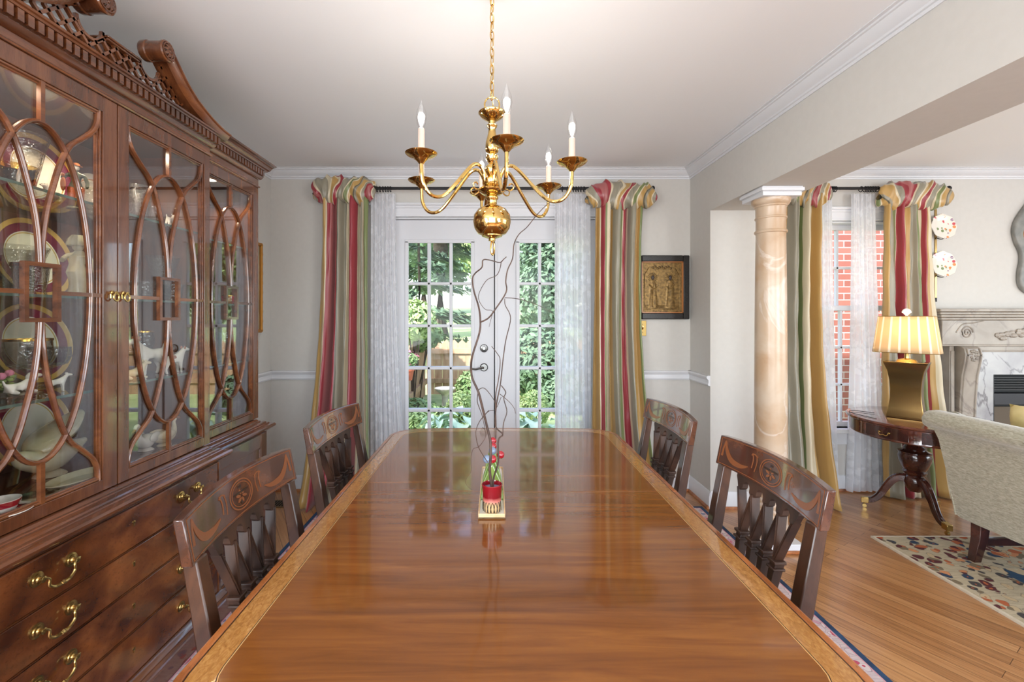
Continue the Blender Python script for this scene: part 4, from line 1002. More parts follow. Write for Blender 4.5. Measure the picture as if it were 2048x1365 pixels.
sp = bird('swan_pitcher', 'white swan pitcher with an arched neck on the cabinet floor behind the right door', 292, -1.38, FL, R_(-75), .115, PORC, [(.52,0,.55,.10),(.50,0,.82,.075),(.58,0,.98,.08),(.70,0,.96,.06),(.76,0,.86,.05)], 'pitcher')
bird('duck_figurine', 'cream long-necked duck beside the swan pitcher on the cabinet floor', 328, -1.36, FL, R_(80), .11, CREAM, [(.46,0,.55,.09),(.42,0,.78,.055),(.50,0,.92,.07)], 'figurine')

# ------------------------------------------------------------------ chandelier
CD = 1.60; cxx = (984-VX)*CD/FOC
KC, NB = .95, Vector(((984-VX)*1.52/FOC, 1.52, 1.541))     # the fixture is drawn at full size, then made 5% smaller and hung from its place
def cobj(name, b, m, parent, **k):
    for v in b.verts: v.co = NB+(v.co-Vector((cxx, CD, 1.553)))*KC
    return obj(name, b, m, parent, **k)
chd = thing('chandelier', 'polished brass six-arm chandelier with lit candle bulbs hanging over the table', 'chandelier', NB)
c0 = (cxx, CD, 0)
b = bm_new(); lathe(b, [(0,1.575),(.012,1.578),(.012,1.586),(.02,1.588),(.036,1.594),(.036,1.598),(.050,1.604),(.062,1.622),(.0665,1.645),(.064,1.668),(.050,1.688),(.030,1.699),(.018,1.706),(.0165,1.72),(.022,1.726),(.022,1.732),(.018,1.736),(.034,1.742),(.046,1.752),(.048,1.757),(.030,1.760),(.026,1.768),(.034,1.776),(.034,1.792),(.022,1.800),(.016,1.806),(.02,1.814),(.025,1.826),(.023,1.838),(.014,1.846),(.012,1.852),(.016,1.856),(.022,1.868),(.022,1.878),(.012,1.884),(.021,1.89),(.024,1.90),(.022,1.925),(.014,1.955),(.012,1.972),(.017,1.978),(.019,1.984),(.012,1.988),(.013,1.998),(.02,2.002),(.036,2.012),(.048,2.026),(.048,2.029),(.03,2.026),(.008,2.028),(.006,2.04),(0,2.04)], c0, 36)
cobj('turned_body', b, BRASSP, chd, smooth=50)
b = bm_new(); tube(b, [Vector((cxx+.026*cos(2*pi*i/24), CD, 2.058+.026*sin(2*pi*i/24))) for i in range(24)], .003, 8, True, up=Vector((0,1,0))); cobj('top_loop', b, BRASSP, chd)
b = bm_new(); tube(b, [Vector((cxx+.002+.006*cos(2*pi*i/24), CD+.006*cos(2*pi*i/24), 1.553+.024*sin(2*pi*i/24))) for i in range(24)], .0032, 8, True, up=Vector((0,1,0))); cobj('pull_ring', b, BRASSP, chd)
b = bm_new(); z = 2.078; k = 0
while z < 2.45:
    P = []
    for i in range(16):
        a1 = 2*pi*i/16; u = .0075*cos(a1); q = .019*sin(a1); P.append(Vector((cxx+(u*.8 if k%2 else u*.6), CD+(u*.6 if k%2 else -u*.8), z+.013+q)))
    tube(b, P, .0019, 5, True, up=Vector((.3,.9,0)) if k%2 else Vector((.9,.3,0))); z += .030; k += 1
cobj('chain', b, BRASSP, chd)
b = bm_new(); tube(b, [Vector((cxx+.004*sin(i*1.1), CD+.004*cos(i*1.1), 2.04+(2.46-2.04)*i/24)) for i in range(25)], .0016, 5); cobj('cord', b, BRASSP, chd)
obj('ceiling_canopy', lathe(bm_new(), [(0,ZC-.022),(.02,ZC-.022),(.05,ZC-.010),(.055,ZC-.0005),(0,ZC-.0005)], (NB.x,NB.y,0), 28), BRASSP, chd)
FIL = glow('bulb_filament', (1,.80,.58,1), 90)
RA, PHI = .283, 9
for k in range(6):
    an = radians(-90+PHI+60*k); d = Vector((cos(an), sin(an), 0)); e = Vector((-sin(an), cos(an), 0)); o_ = Vector((cxx, CD, 0))
    P = [(.026,1.775),(.034,1.805),(.050,1.830),(.072,1.834),(.098,1.815),(.150,1.755),(.195,1.709),(.228,1.696),(.258,1.706),(.279,1.742),(RA,1.80)]
    arm = cobj('arm', tube(bm_new(), smooth_path([o_+d*r+Vector((0,0,z)) for r, z in P], 5), .0062, 10), BRASSP, chd)
    b = bm_new(); cc = o_+d*RA
    lathe(b, [(.0075,1.790),(.014,1.798),(.020,1.803),(.022,1.807),(.036,1.811),(.047,1.818),(.0505,1.8225),(.0485,1.824),(.036,1.816),(.015,1.813),(.013,1.826),(0,1.826)], (cc.x,cc.y,0), 28); cobj('drip_pan', b, BRASSP, arm, smooth=50)
    cobj('candle_sleeve', lathe(bm_new(), [(.0105,1.818),(.0105,1.898),(.008,1.900),(0,1.900)], (cc.x,cc.y,0), 16), CAND, arm)
    cobj('bulb', lathe(bm_new(), [(.006,1.898),(.008,1.902),(.0135,1.916),(.0165,1.933),(.0150,1.950),(.0095,1.966),(.005,1.978),(.002,1.988),(0,1.992)], (cc.x,cc.y,0), 18), BULBG, arm)
    bb = bm_new(); ball(bb, (cc.x,cc.y,1.926), .0055, 1, 1, 1.9, 8); cobj('filament', bb, FIL, arm)
    lamp('bulb_light', 'POINT', NB+(Vector((cc.x, cc.y, 1.945))-Vector((cxx, CD, 1.553)))*KC, 1.45, (1,.95,.88), radius=.012)
    # small scroll hook near the hub
    P = [o_+d*r+e*.0+Vector((0,0,z)) for r, z in ((.036,1.782),(.052,1.772),(.066,1.766),(.078,1.772),(.080,1.784),(.070,1.790),(.062,1.784))]
    cobj('scroll_hook', tube(bm_new(), smooth_path([p+Vector((0,0,-.018)) for p in P], 4), .0026, 6), BRASSP, arm)

# ------------------------------------------------------------------ centrepiece on the table
tz = TZ+.0005
D0 = 1.262
tr = thing('ceramic_tray', 'long narrow glazed ceramic tray with green cactus shapes and red knobs on the table', 'tray', (-.008, 1.44, tz))
xa, xb = (956-VX)*D0/FOC, (1011-VX)*D0/FOC; xm = (xa+xb)/2
b = bm_new(); box(b, xa, xb, D0, D0+.40, tz, tz+.006)
for q in ((xa,xa+.004,D0,D0+.40),(xb-.004,xb,D0,D0+.40),(xa,xb,D0,D0+.004),(xa,xb,D0+.396,D0+.40)): box(b, q[0], q[1], q[2], q[3], tz, tz+.014)
obj('dish', b, BEIGEC, tr, bevel=.002)
obj('glaze_pool', box(bm_new(), xa+.004, xb-.004, D0+.004, D0+.396, tz+.006, tz+.008), PORC, tr, smooth=0)
for dy, h, wd, kn in ((.115,.112,.036,((985,918,REDGL),(974,908,BLUEG))), (.19,.115,.034,((1001,910,REDGL),(985,897,BLUEG))), (.27,.122,.028,((986,893,REDGL),)), (.33,.128,.022,((986,882,REDGL),))):
    y = D0+dy; b = bm_new(); P = []
    n = 10
    for i in range(n+1): t_ = i/n; P.append((wd*(1-t_**1.7)*(1-.06*sin(t_*9))+.0008, h*t_))
    out = [(xm+w_, tz+.006+z) for w_, z in P]+[(xm-w_, tz+.006+z) for w_, z in P[::-1][1:]]
    prism(b, out, 'y', y-.006, y+.006); pad = obj('cactus_pad', b, GCACT, tr, bevel=.0035, seg=3)
    for px, py, mm in kn:
        c = at(px, py, y); c.z = min(c.z, tz+.006+h+.012); c.z = max(c.z, tz+.06); bb = bm_new(); ball(bb, c, .0125, n=14); obj('knob', bb, mm, pad)
PY = 1.295; pc = Vector(((984-VX)*PY/FOC, PY, tz+.008+.0005))
def M_pot():
    a = M('red_over_sand_glaze', rough=.15, Coat_Weight=.7); v = a.coords('Object'); s_ = a.node('SeparateXYZ'); a.link(v, s_.inputs[0])
    n_ = a.noise(a.coords('Object', (60,60,18)), 1, 2)
    c = a.ramp(a.math('ADD', a.math('MULTIPLY', s_.outputs['Z'], 10), a.math('MULTIPLY', n_, .10)), [(.30, srgb(212,176,128)), (.40, srgb(206,120,110)), (.50, srgb(122,14,26)), (.9, srgb(138,18,30))]); a.color(c); return a.m
POTM = M_pot()
pot = thing('bud_vase', 'small red and sand glazed pot holding curly twigs at the front of the tray', 'vase', pc, local=True)
obj('pot', lathe(bm_new(), [(0,0),(.022,0),(.0245,.004),(.0265,.040),(.0285,.072),(.0295,.076),(.0275,.078),(.0255,.07),(.023,.012),(0,.010)], n=32), POTM, pot)
b = bm_new()
for k in range(8):
    a0 = -2.95+k*.36
    for s in (1,):
        P = [Vector((.0262*cos(a0+.30*(t_-.5)*1.6), .0262*sin(a0+.30*(t_-.5)*1.6), .004+.028*sin(pi*t_))) for t_ in [i/8 for i in range(9)]]
        tube(b, [Vector((p.x, p.y, p.z)) for p in P], .0008, 4)
obj('painted_loops', b, IRON, pot, smooth=0)
obj('inner_glaze', lathe(bm_new(), [(.0253,.066),(0,.064)], n=24), BLUEG, pot)
# twigs : traced stems with their own depth
def Z1(u, v): return (780+u/3.102, 440+v/3.102)
def Z2(u, v): return (900+u/5.689, 820+v/5.689)
tw = thing('curly_twigs', 'tall bare curly willow twigs standing in the small red pot', 'branch', pc+Vector((0,0,.012)))
def twig(px, d0, d1, r0, r1, wig=.0):
    n = len(px); P = [at(x, y, d0+(d1-d0)*i/(n-1)+wig*sin(i*1.7)) for i, (x, y) in enumerate(px)]
    P = smooth_path(P, 5); m = len(P)
    obj('twig', tube(bm_new(), P, 1, 6, radii=[r0+(r1-r0)*i/(m-1) for i in range(m)], up=Vector((0,1,.01))), BARK, tw)
twig([(984.5,1000),Z2(480,910),Z2(452,700),Z2(464,520),Z2(458,350),Z2(420,190),Z1(565,1130),Z1(545,1060),Z1(510,980),Z1(503,900),Z1(515,830),Z1(555,700),Z1(560,620),Z1(550,540),Z1(520,440),Z1(512,365),Z1(530,330),Z1(570,295),Z1(577,250),Z1(620,250),Z1(680,265),Z1(705,245),Z1(722,230)], PY, 1.22, .0042, .0011, .012)
twig([Z1(560,636),Z1(610,610),Z1(650,560),Z1(720,450),Z1(718,380),Z1(730,310),Z1(760,240),Z1(770,150),Z1(800,90),Z1(850,45),(1072,432),(1088,415),(1100,404)], 1.26, 1.36, .0022, .0010, .01)
twig([(985.5,1000),Z2(495,790),Z2(548,600),Z2(550,350),Z2(600,280),Z1(655,1280),Z1(660,1150),Z1(685,1020),Z1(700,880),Z1(718,750),Z1(748,610),Z1(715,530),Z1(712,490)], PY, 1.33, .0028, .0010, .012)
twig([Z1(712,484),Z1(790,490),Z1(880,515),Z1(960,550),Z1(1015,585)], 1.32, 1.30, .0012, .0006, .01)
twig([Z1(690,258),Z1(683,300),Z1(660,345),Z1(600,375),Z1(555,450),Z1(552,500),Z1(590,555),Z1(635,565),Z1(628,610),Z1(614,665)], 1.235, 1.30, .0011, .0006, .01)
twig([Z1(545,1058),Z1(585,1045),Z1(640,1110),Z1(655,1150)], 1.27, 1.30, .0012, .0008)
twig([Z1(548,1062),Z1(542,1130),Z1(570,1210),Z1(590,1300)], 1.27, 1.29, .0013, .0008)
twig([Z1(690,1028),Z1(718,1070),Z1(706,1110),Z1(725,1190),Z1(705,1260),Z1(700,1330),Z2(600,300)], 1.31, 1.28, .0015, .0012)
twig([Z1(680,1080),Z1(740,1130),Z1(770,1170),Z1(778,1202)], 1.31, 1.29, .0010, .0006)
twig([Z1(630,785),Z1(665,830),Z1(683,870),Z1(675,980),Z1(655,1100),Z1(658,1280),Z2(520,330)], 1.30, 1.30, .0009, .0018)
twig([Z1(690,1100),Z1(655,1175),Z1(610,1190),Z1(565,1240),Z2(440,10),Z2(345,120),Z2(300,220),Z2(295,300),Z2(330,440),Z2(430,600)], 1.30, 1.285, .0008, .0013, .008)
twig([Z2(250,915),Z2(190,860),Z2(180,800),Z2(240,700),Z2(240,560),Z2(262,450),Z2(330,420),Z2(400,320),Z2(400,240),Z2(370,200)], 1.27, 1.29, .0006, .0009, .008)

# ------------------------------------------------------------------ curtains
def drape(name, label, xt, xb, y, zt, zb, folds, parent=None, depth=.035, fl=.14, shift=0, reps=1.3, puddle=0, mat=None, cat='drape', group=None, seed=1, mid=None, cloth=None):
    # xt/xb : left and right edge at the top and at the bottom
    r = random.Random(seed); ph = [r.uniform(0,6.28) for _ in range(4)]; fq = [folds, folds*1.7, folds*2.6]
    def f(u, v):                   # v 0 = top
        x0 = xt[0]+(xb[0]-xt[0])*v**1.8; x1 = xt[1]+(xb[1]-xt[1])*v**1.8
        if mid: k = 4*v*(1-v); x0 += mid[0]*k; x1 += mid[1]*k
        uu = u+.012*sin(2*pi*fq[0]*u+ph[3]+1.3*v)
        wv = sin(2*pi*fq[0]*u+ph[0]+.7*sin(2.1*v+ph[1]))+.45*sin(2*pi*fq[1]*u+ph[1]+1.2*v)+.22*sin(2*pi*fq[2]*u+ph[2]-2.0*v)
        dp = depth*(.55+.75*v)
        yy = y+dp*wv-fl*v**3
        cr = .0035*sin(v*41+5*sin(6*u+ph[2])+ph[1])*(1 if mat is None else .2)
        z = zt+(zb-zt)*v
        return Vector((x0+(x1-x0)*uu+.25*dp*sin(2*pi*fq[0]*u+ph[2])*v, yy+cr, z))
    b = grid(bm_new(), f, int(folds*14), 46, uv=lambda u, v: (u*reps+shift, 1-v))
    if puddle:
        pass
    o = obj(name, b, mat or cloth or SILK, parent, smooth=180, solid=.002 if mat is None else 0)
    if parent is None: tag(o, label, cat, group)
    return o
def puff(label, x0, x1, y, z, rx, rz_, shift, seed, reps=1.0, parent=None):
    r = random.Random(seed); ph = [r.uniform(0,6.28) for _ in range(6)]
    def f(u, v):
        a = 2*pi*v; e = sin(pi*min(1,max(0,u)))**.24
        k = 1.10-.20*abs(sin(pi*5.2*u+1.3*sin(a+ph[0])+ph[1]))-.12*abs(sin(pi*9.5*u+1.9*sin(a+ph[2])+ph[3]))+.07*sin(2*a+11*u+ph[4])+.05*sin(4*a-17*u+ph[5])
        k *= .28+.72*e
        return Vector((x0+(x1-x0)*u+.012*sin(2*a+7*u), y+rx*k*cos(a), z+rz_*k*sin(a)-.004*cos(9*u)))
    b = grid(bm_new(), f, 110, 36, uv=lambda u, v: (u*reps+shift+.11*sin(2*pi*v+4*u)+.05*sin(4*pi*v+1), v*.3))
    bmesh.ops.remove_doubles(b, verts=b.verts, dist=1e-5)
    return obj('puffed_heading', b, SILK, parent, smooth=180)
RY = 3.315
def rod(label, x0, x1, z, cat='curtain rod', brk=()):
    b = bm_new(); tube(b, [(x0,RY,z),(x1,RY,z)], .0105, 12)
    t = thing('curtain_rod', label, cat, ((x0+x1)/2, RY, z)); obj('pole', b, IRON, t)
    for x, s in ((x0,-1),(x1,1)):
        b = bm_new(); lathe(b, [(0,-.002),(.014,0),(.014,.006),(.009,.01),(.017,.02),(.019,.028),(.014,.038),(0,.042)] if s > 0 else [(0,.002),(.014,0),(.014,-.006),(.009,-.01),(.017,-.02),(.019,-.028),(.014,-.038),(0,-.042)], (x,RY,z), 16, axis='x'); obj('finial', b, IRON, t)
    for x in brk:
        b = bm_new(); box(b, x-.008, x+.008, RY, YB-.001, z-.024, z-.012); box(b, x-.014, x+.014, YB-.006, YB-.0005, z-.06, z+.03); tube(b, [Vector((x,RY+.017*sin(2*pi*i/16),z+.017*cos(2*pi*i/16))) for i in range(16)], .004, 6, True, up=Vector((1,0,0))); obj('bracket', b, IRON, t)
    return t
def rings(t, xs, z):
    for x in xs: obj('curtain_ring', tube(bm_new(), [Vector((x+.002*sin(i),RY+.019*sin(2*pi*i/18),z-.006+.019*cos(2*pi*i/18))) for i in range(18)], .0028, 6, True, up=Vector((1,0,0))), IRON, t)
X = lambda px, d=RY: (px-VX)*d/FOC
RZ = EYE-(377-VY)*RY/FOC
rd = rod('black iron curtain rod above the french doors', X(640), X(1298), RZ, brk=(X(690),X(1240)))
rings(rd, [X(p) for p in (745,749,754,760,766,771,776,781)], RZ); rings(rd, [X(p) for p in (1125,1135,1141,1147,1152,1157,1162,1168)], RZ)
def silk_panel(label, xt, xb, px, zt, zp, shift, seed, folds=3.6, reps=.85, fl=.18, zb=.012, mid=None, prx=.062, cloth=None, depth=.052):
    t = thing('striped_drape', label, 'drape', ((xt[0]+xt[1])/2, RY, 0), group='striped silk drapes')
    drape('panel', None, xt, xb, RY-.012, zt, zb, folds, t, depth, fl, 0, .999, seed=seed, mid=mid, cloth=cloth)
    puff(None, px[0], px[1], RY-.004, zp, prx, .108, shift+.2, seed+3, parent=t); return t
silk_panel('striped silk drape with a puffed heading left of the french doors', (X(646),X(738)), (X(600,3.1),X(742,3.1)), (X(627),X(750)), 2.20, EYE-(381-VY)*RY/FOC, .0, 11, mid=(.0,-.01), fl=.22, cloth=SILK1)
silk_panel('striped silk drape with a puffed heading between the french doors and the framed icon', (X(1188),X(1288)), (X(1183,3.2),X(1316,3.2)), (X(1173),X(1309)), 2.20, EYE-(392-VY)*RY/FOC, .84, 23, mid=(.0,-.035), fl=.12, cloth=SILK2)
def sheer_panel(label, xt, xb, z, seed, folds=6, y=RY):
    o = drape('lace_sheer', label, xt, xb, y+.045, z, .01, folds, None, .014, -.03, 0, 2.0, mat=SHEER, cat='sheer curtain', group='lace sheer curtains', seed=seed)
    return o
sheer_panel('white lace sheer curtain left of the french doors', (X(739),X(789)), (X(737),X(813)), RZ-.026, 5, 7)
sheer_panel('white lace sheer curtain right of the french doors', (X(1112),X(1185)), (X(1113),X(1192)), RZ-.026, 8, 9)
# living-room set
rd = rod('black iron curtain rod above the living-room window', X(1575), X(1890), RZ, brk=(X(1600),X(1840)))
rings(rd, [X(p) for p in (1659,1663,1667,1671)], RZ); rings(rd, [X(p) for p in (1722,1730,1735,1740,1745,1750,1755)], RZ)
silk_panel('striped silk drape behind the marble column', (X(1574),X(1640)), (X(1572,3.15),X(1668,3.15)), (X(1560),X(1659)), 2.20, EYE-(386-VY)*RY/FOC, 1.34, 31, folds=3.0, reps=-.5, prx=.05, mid=(0,-.012), cloth=SILK3)
silk_panel('striped silk drape behind the table lamp', (X(1768),X(1860)), (X(1764),X(1892)), (X(1757),X(1897)), 2.20, EYE-(391-VY)*RY/FOC, .75, 47, folds=3.8, reps=.85, fl=.03, mid=(0,.0), cloth=SILK4, depth=.03)
sheer_panel('white lace sheer curtain on the column side of the living-room window', (X(1640),X(1672)), (X(1629),X(1692)), RZ-.026, 15, 4)
sheer_panel('white lace sheer curtain on the lamp side of the living-room window', (X(1712),X(1760)), (X(1709),X(1790)), RZ-.026, 18, 6)

# ------------------------------------------------------------------ things on the walls
ic = thing('framed_icon', 'gold relief icon of two haloed standing figures in a black frame', 'picture', (1.25, YB-.002, 1.54))
fx0, fx1 = (1271-VX)*3.40/FOC, (1379-VX)*3.40/FOC; fz0, fz1 = EYE-(639-VY)*3.40/FOC, EYE-(511-VY)*3.40/FOC
b = bm_new(); w_ = .047; ya, yb = YB-.035, YB-.001
for q in ((fx0,fx0+w_,fz0,fz1),(fx1-w_,fx1,fz0,fz1),(fx0+w_,fx1-w_,fz0,fz0+w_),(fx0+w_,fx1-w_,fz1-w_,fz1)): box(b, q[0], q[1], ya, yb, q[2], q[3])
obj('frame', b, wood('ebonised_carved_frame', (14,12,12), (30,26,24), (54,48,44), (30,30,30), 6, .4), ic, bevel=.006)
b = bm_new(); g_ = .006
for q in ((fx0+w_-.001,fx0+w_+g_,fz0+w_,fz1-w_),(fx1-w_-g_,fx1-w_+.001,fz0+w_,fz1-w_),(fx0+w_,fx1-w_,fz0+w_-.001,fz0+w_+g_),(fx0+w_,fx1-w_,fz1-w_-g_,fz1-w_+.001)): box(b, q[0], q[1], ya+.004, yb, q[2], q[3])
obj('gilt_slip', b, INLAY, ic)
gold = M('worn_gilt_relief', srgb(140,110,62), .45, .5); gn = gold.noise(gold.coords(), 60, 4); gold.color(gold.ramp(gn, [(.3, srgb(92,70,38)), (.7, srgb(156,124,72))])); gold.bump(gn, .5, .002); gold = gold.m
px0, px1, pz0, pz1 = fx0+w_+g_, fx1-w_-g_, fz0+w_+g_, fz1-w_-g_; yp = YB-.016
b = box(bm_new(), px0, px1, yp, yb, pz0, pz1); obj('gilt_panel', b, gold, ic, smooth=0)
PW, PH = px1-px0, pz1-pz0; Q = lambda u, v, dy=0: Vector((px0+PW*u, yp-dy, pz0+PH*v))
b = bm_new()
for u, flip in ((.27,1),(.71,-1)):
    # robe, cloak, arms and halo rays in low relief
    for wds, u2, dy in ((((.16,.08),(.13,.30),(.105,.46),(.11,.56),(.05,.64)), u, .006),(((.07,.10),(.06,.3),(.045,.5),(.03,.58)), u+flip*.03, .010)):
        L = []
        for hw, v in wds: L.append([b.verts.new(p) for p in (Q(u2-hw,v,-.002), Q(u2-hw*.5,v,dy), Q(u2+hw*.5,v,dy), Q(u2+hw,v,-.002))])
        for A, B in zip(L, L[1:]):
            for j in range(3): b.faces.new((A[j],A[j+1],B[j+1],B[j]))
    tube(b, smooth_path([Q(u-flip*.09,.56,.005), Q(u+flip*.02,.47,.010), Q(u+flip*.09,.52,.010)],3), .006, 6)
    for k in range(8): tube(b, [Q(u-.10+.028*k,.12,.006), Q(u-.05+.014*k,.46,.007)], .0016, 4)
    for k in range(-4, 13):
        a1 = pi*k/8.; tube(b, [Q(u+.05*cos(a1),.70+.045*sin(a1),.001), Q(u+.125*cos(a1),.70+.105*sin(a1),.002)], .0017, 4)
for k in range(9):
    ball(b, Q(.28+.055*k,.90+.02*sin(k*2.1),.0), .009, 1.2, .6, 1, 8)
for k in range(5): tube(b, smooth_path([Q(.05,.05+.022*k,.001), Q(.35,.07+.02*k+.01*sin(k),.003), Q(.65,.05+.022*k,.003), Q(.95,.07+.02*k,.001)],4), .0016, 4)
for u0 in (.06,.94): tube(b, [Q(u0,.1,.001), Q(u0,.75,.002), Q(.5+(u0-.5)*.75,.9,.001)], .003, 5)
obj('relief_figures', b, gold, ic, smooth=50)
b = bm_new()
for u in (.27,.71): ball(b, Q(u,.70,.003), .0125, 1, .5, 1.25, 10); ball(b, Q(u,.672,.003), .0085, 1, .5, 1.2, 8)
for k in range(9): ball(b, Q(.28+.055*k,.905+.02*sin(k*2.1),.005), .004, 1, .6, 1, 6)
obj('painted_faces', b, plain('dark_painted_faces', (56,44,40), .5), ic)
sw = thing('switch_plate', 'brass double switch plate on the wall under the framed icon', 'switch', at(1280, 657, YB))
c = at(1280, 657, YB-.003); b = box(bm_new(), c.x-.058, c.x+.047, YB-.006, YB-.0005, c.z-.058, c.z+.058); obj('plate', b, plain('lacquered_brass', (176,146,84), .4, .6), sw, bevel=.002)
for dx in (-.023, .023): obj('toggle', hexa(bm_new(), [(c.x-.005+dx-.005,YB-.006,c.z-.010),(c.x-.005+dx+.005,YB-.006,c.z-.010),(c.x-.005+dx+.005,YB-.006,c.z+.010),(c.x-.005+dx-.005,YB-.006,c.z+.010)], [(c.x-.005+dx-.004,YB-.018,c.z+.008),(c.x-.005+dx+.004,YB-.018,c.z+.008),(c.x-.005+dx+.004,YB-.018,c.z+.016),(c.x-.005+dx-.004,YB-.018,c.z+.016)]), BRASS, sw)
b = bm_new()
for dx in (-.023,.023):
    for dz in (-.03,.03): lathe(b, [(.0032,-.0005),(.003,-.0018),(0,-.002)], (c.x-.005+dx, YB-.006, c.z+dz), 10, axis='y')
obj('screws', b, INLAYD, sw)
# bamboo-style gilt frame on the left wall
fr = thing('bamboo_frame', 'narrow gilt bamboo-style picture frame on the left wall past the cabinet', 'picture', (XL, 3.0, 1.5))
z0, z1, y0, y1 = EYE-(662-VY)*3.26/FOC, EYE-(490-VY)*3.26/FOC, 2.74, 3.262
b = bm_new(); xx = XL+.014
def cane(p, q):
    n = 9; pts = [Vector(p).lerp(Vector(q), i/(n*4)) for i in range(n*4+1)]; tube(b, pts, 1, 10, radii=[.0125*(1+.16*(1 if i % 4 == 0 else 0)) for i in range(n*4+1)], up=Vector((1,0,0)))
cane((xx,y0,z0),(xx,y0,z1)); cane((xx,y1,z0),(xx,y1,z1)); cane((xx,y0,z0),(xx,y1,z0)); cane((xx,y0,z1),(xx,y1,z1))
obj('frame', b, M('worn_gilt_cane', srgb(176,120,50), .4, .6).m, fr)
obj('picture', box(bm_new(), XL+.001, XL+.008, y0, y1, z0, z1), mottled('muted_print', (150,140,118), (196,186,160), 5, .6), fr, smooth=0)

# floor register by the left drape
p = at(590, 1006, 3.2); x, y = -1.44, 3.18
b = box(bm_new(), x-.14, x+.14, y-.06, y+.06, 0, .005); rg2 = thing('floor_register', 'low brown metal floor vent beside the left drape', 'vent', (x,y,0)); obj('frame', b, plain('bronze_register', (120,96,66), .4, .5), rg2, bevel=.001)
b = bm_new()
for k in range(14): box(b, x-.125+k*.0185, x-.115+k*.0185, y-.045, y+.045, .005, .0062)
obj('slots', b, plain('dark_slots', (20,18,16), .8), rg2, smooth=0)

# ------------------------------------------------------------------ marble-painted column
CX, CYc = 1.598, 2.635
cl = thing('column', 'peach marble column with a square white capital and base under the beam', 'column', (CX, CYc, 0))
a0 = .112
b = bm_new(); box(b, CX-a0, CX+a0, CYc-a0-.01, CYc+a0+.01, .0, .05); obj('plinth', b, TRIM, cl, bevel=.004)
b = bm_new(); box(b, CX-a0-.012, CX+a0+.012, CYc-a0-.022, CYc+a0+.022, 0, .018); obj('shoe', b, SHOE, cl, bevel=.005)
b = bm_new(); lathe(b, [(.108,.05),(.110,.065),(.104,.078),(.094,.082),(.094,.09),(.098,.098),(.096,.108),(.088,.112),(.086,.122),(.0845,.14),(.085,.5),(.0835,1.0),(.080,1.5),(.0765,1.78),(.0765,1.79),(.083,1.793),(.085,1.80),(.083,1.807),(.077,1.81),(.0765,1.86),(.0775,1.872),(.082,1.875),(.082,1.883),(.0775,1.886),(.078,1.935),(.080,1.94),(.084,1.942),(.084,1.95),(.09,1.953),(.098,1.965),(.1,1.976),(.1,1.985)], (CX,CYc,0), 48); obj('shaft', b, COLM, cl)
b = bm_new(); box(b, CX-a0+.004, CX+a0-.004, CYc-a0+.004, CYc+a0-.004, 1.985, 2.008)
prof = [(0,2.008),(.006,2.008),(.012,2.016),(.012,2.022),(.006,2.024),(.006,ZH),(0,ZH)]
for o_, h0, h1 in ((.0,2.008,2.012),(.006,2.012,2.03),(.0,2.03,ZH)): box(b, CX-a0-o_, CX+a0+o_, CYc-a0-o_, CYc+a0+o_, h0, h1)
obj('abacus', b, TRIM, cl, bevel=.003)

# ------------------------------------------------------------------ living room : rug, armchair, drum table, lamp, fireplace
LX0, LY1 = 2.23, 2.70
lr = thing('living_room_rug', 'patterned wool rug with cream floral border in the living room', 'rug', (3.4, 1.3, 0))
obj('edge_binding', frame(bm_new(), LX0, 4.6, -.4, LY1, .016, 0, .010), CREAMR, lr, smooth=0)
obj('guard_stripe', frame(bm_new(), LX0+.016, 4.584, -.384, LY1-.016, .035, 0, .010), RUGA, lr, smooth=0)
obj('floral_border', frame(bm_new(), LX0+.051, 4.549, -.349, LY1-.051, .30, 0, .010), RUGA, lr, smooth=0)
obj('field', box(bm_new(), LX0+.351, 4.249, -.049, LY1-.351, 0, .010), RUGB, lr, smooth=0)

ac = thing('armchair', 'sage chenille armchair with a rolled back seen from behind on the patterned rug', 'armchair', (2.85, 2.12, .0105))
AY0, AY1 = 1.68, 2.495
# rolled back : section in XZ swept across the width
sec = [(2.535,.215),(2.50,.36),(2.462,.52),(2.432,.645),(2.405,.70),(2.368,.715),(2.340,.735),(2.334,.765),(2.346,.79),(2.372,.803),(2.41,.805),(2.45,.79),(2.49,.73),(2.54,.60),(2.60,.42),(2.62,.215)]
b = bm_new(); rows = []
ys = [AY0+.0, AY0+.006, AY0+.03]+[AY0+.03+(AY1-AY0-.06)*i/8 for i in range(1,8)]+[AY1-.03, AY1-.006, AY1]
cx_, cz_ = 2.46, .52
for i, y in enumerate(ys):
    k = 1 if 1 < i < len(ys)-2 else (.985 if i in (1, len(ys)-2) else .95)
    rows.append([b.verts.new((cx_+(x-cx_)*k, y, max(.215, cz_+(z-cz_)*k))) for x, z in sec])
m = len(sec)
for A, B in zip(rows, rows[1:]):
    for j in range(m): b.faces.new((A[j],A[(j+1)%m],B[(j+1)%m],B[j]))
b.faces.new(rows[0][::-1]); b.faces.new(rows[-1]); obj('back', b, CHEN, ac, smooth=70)
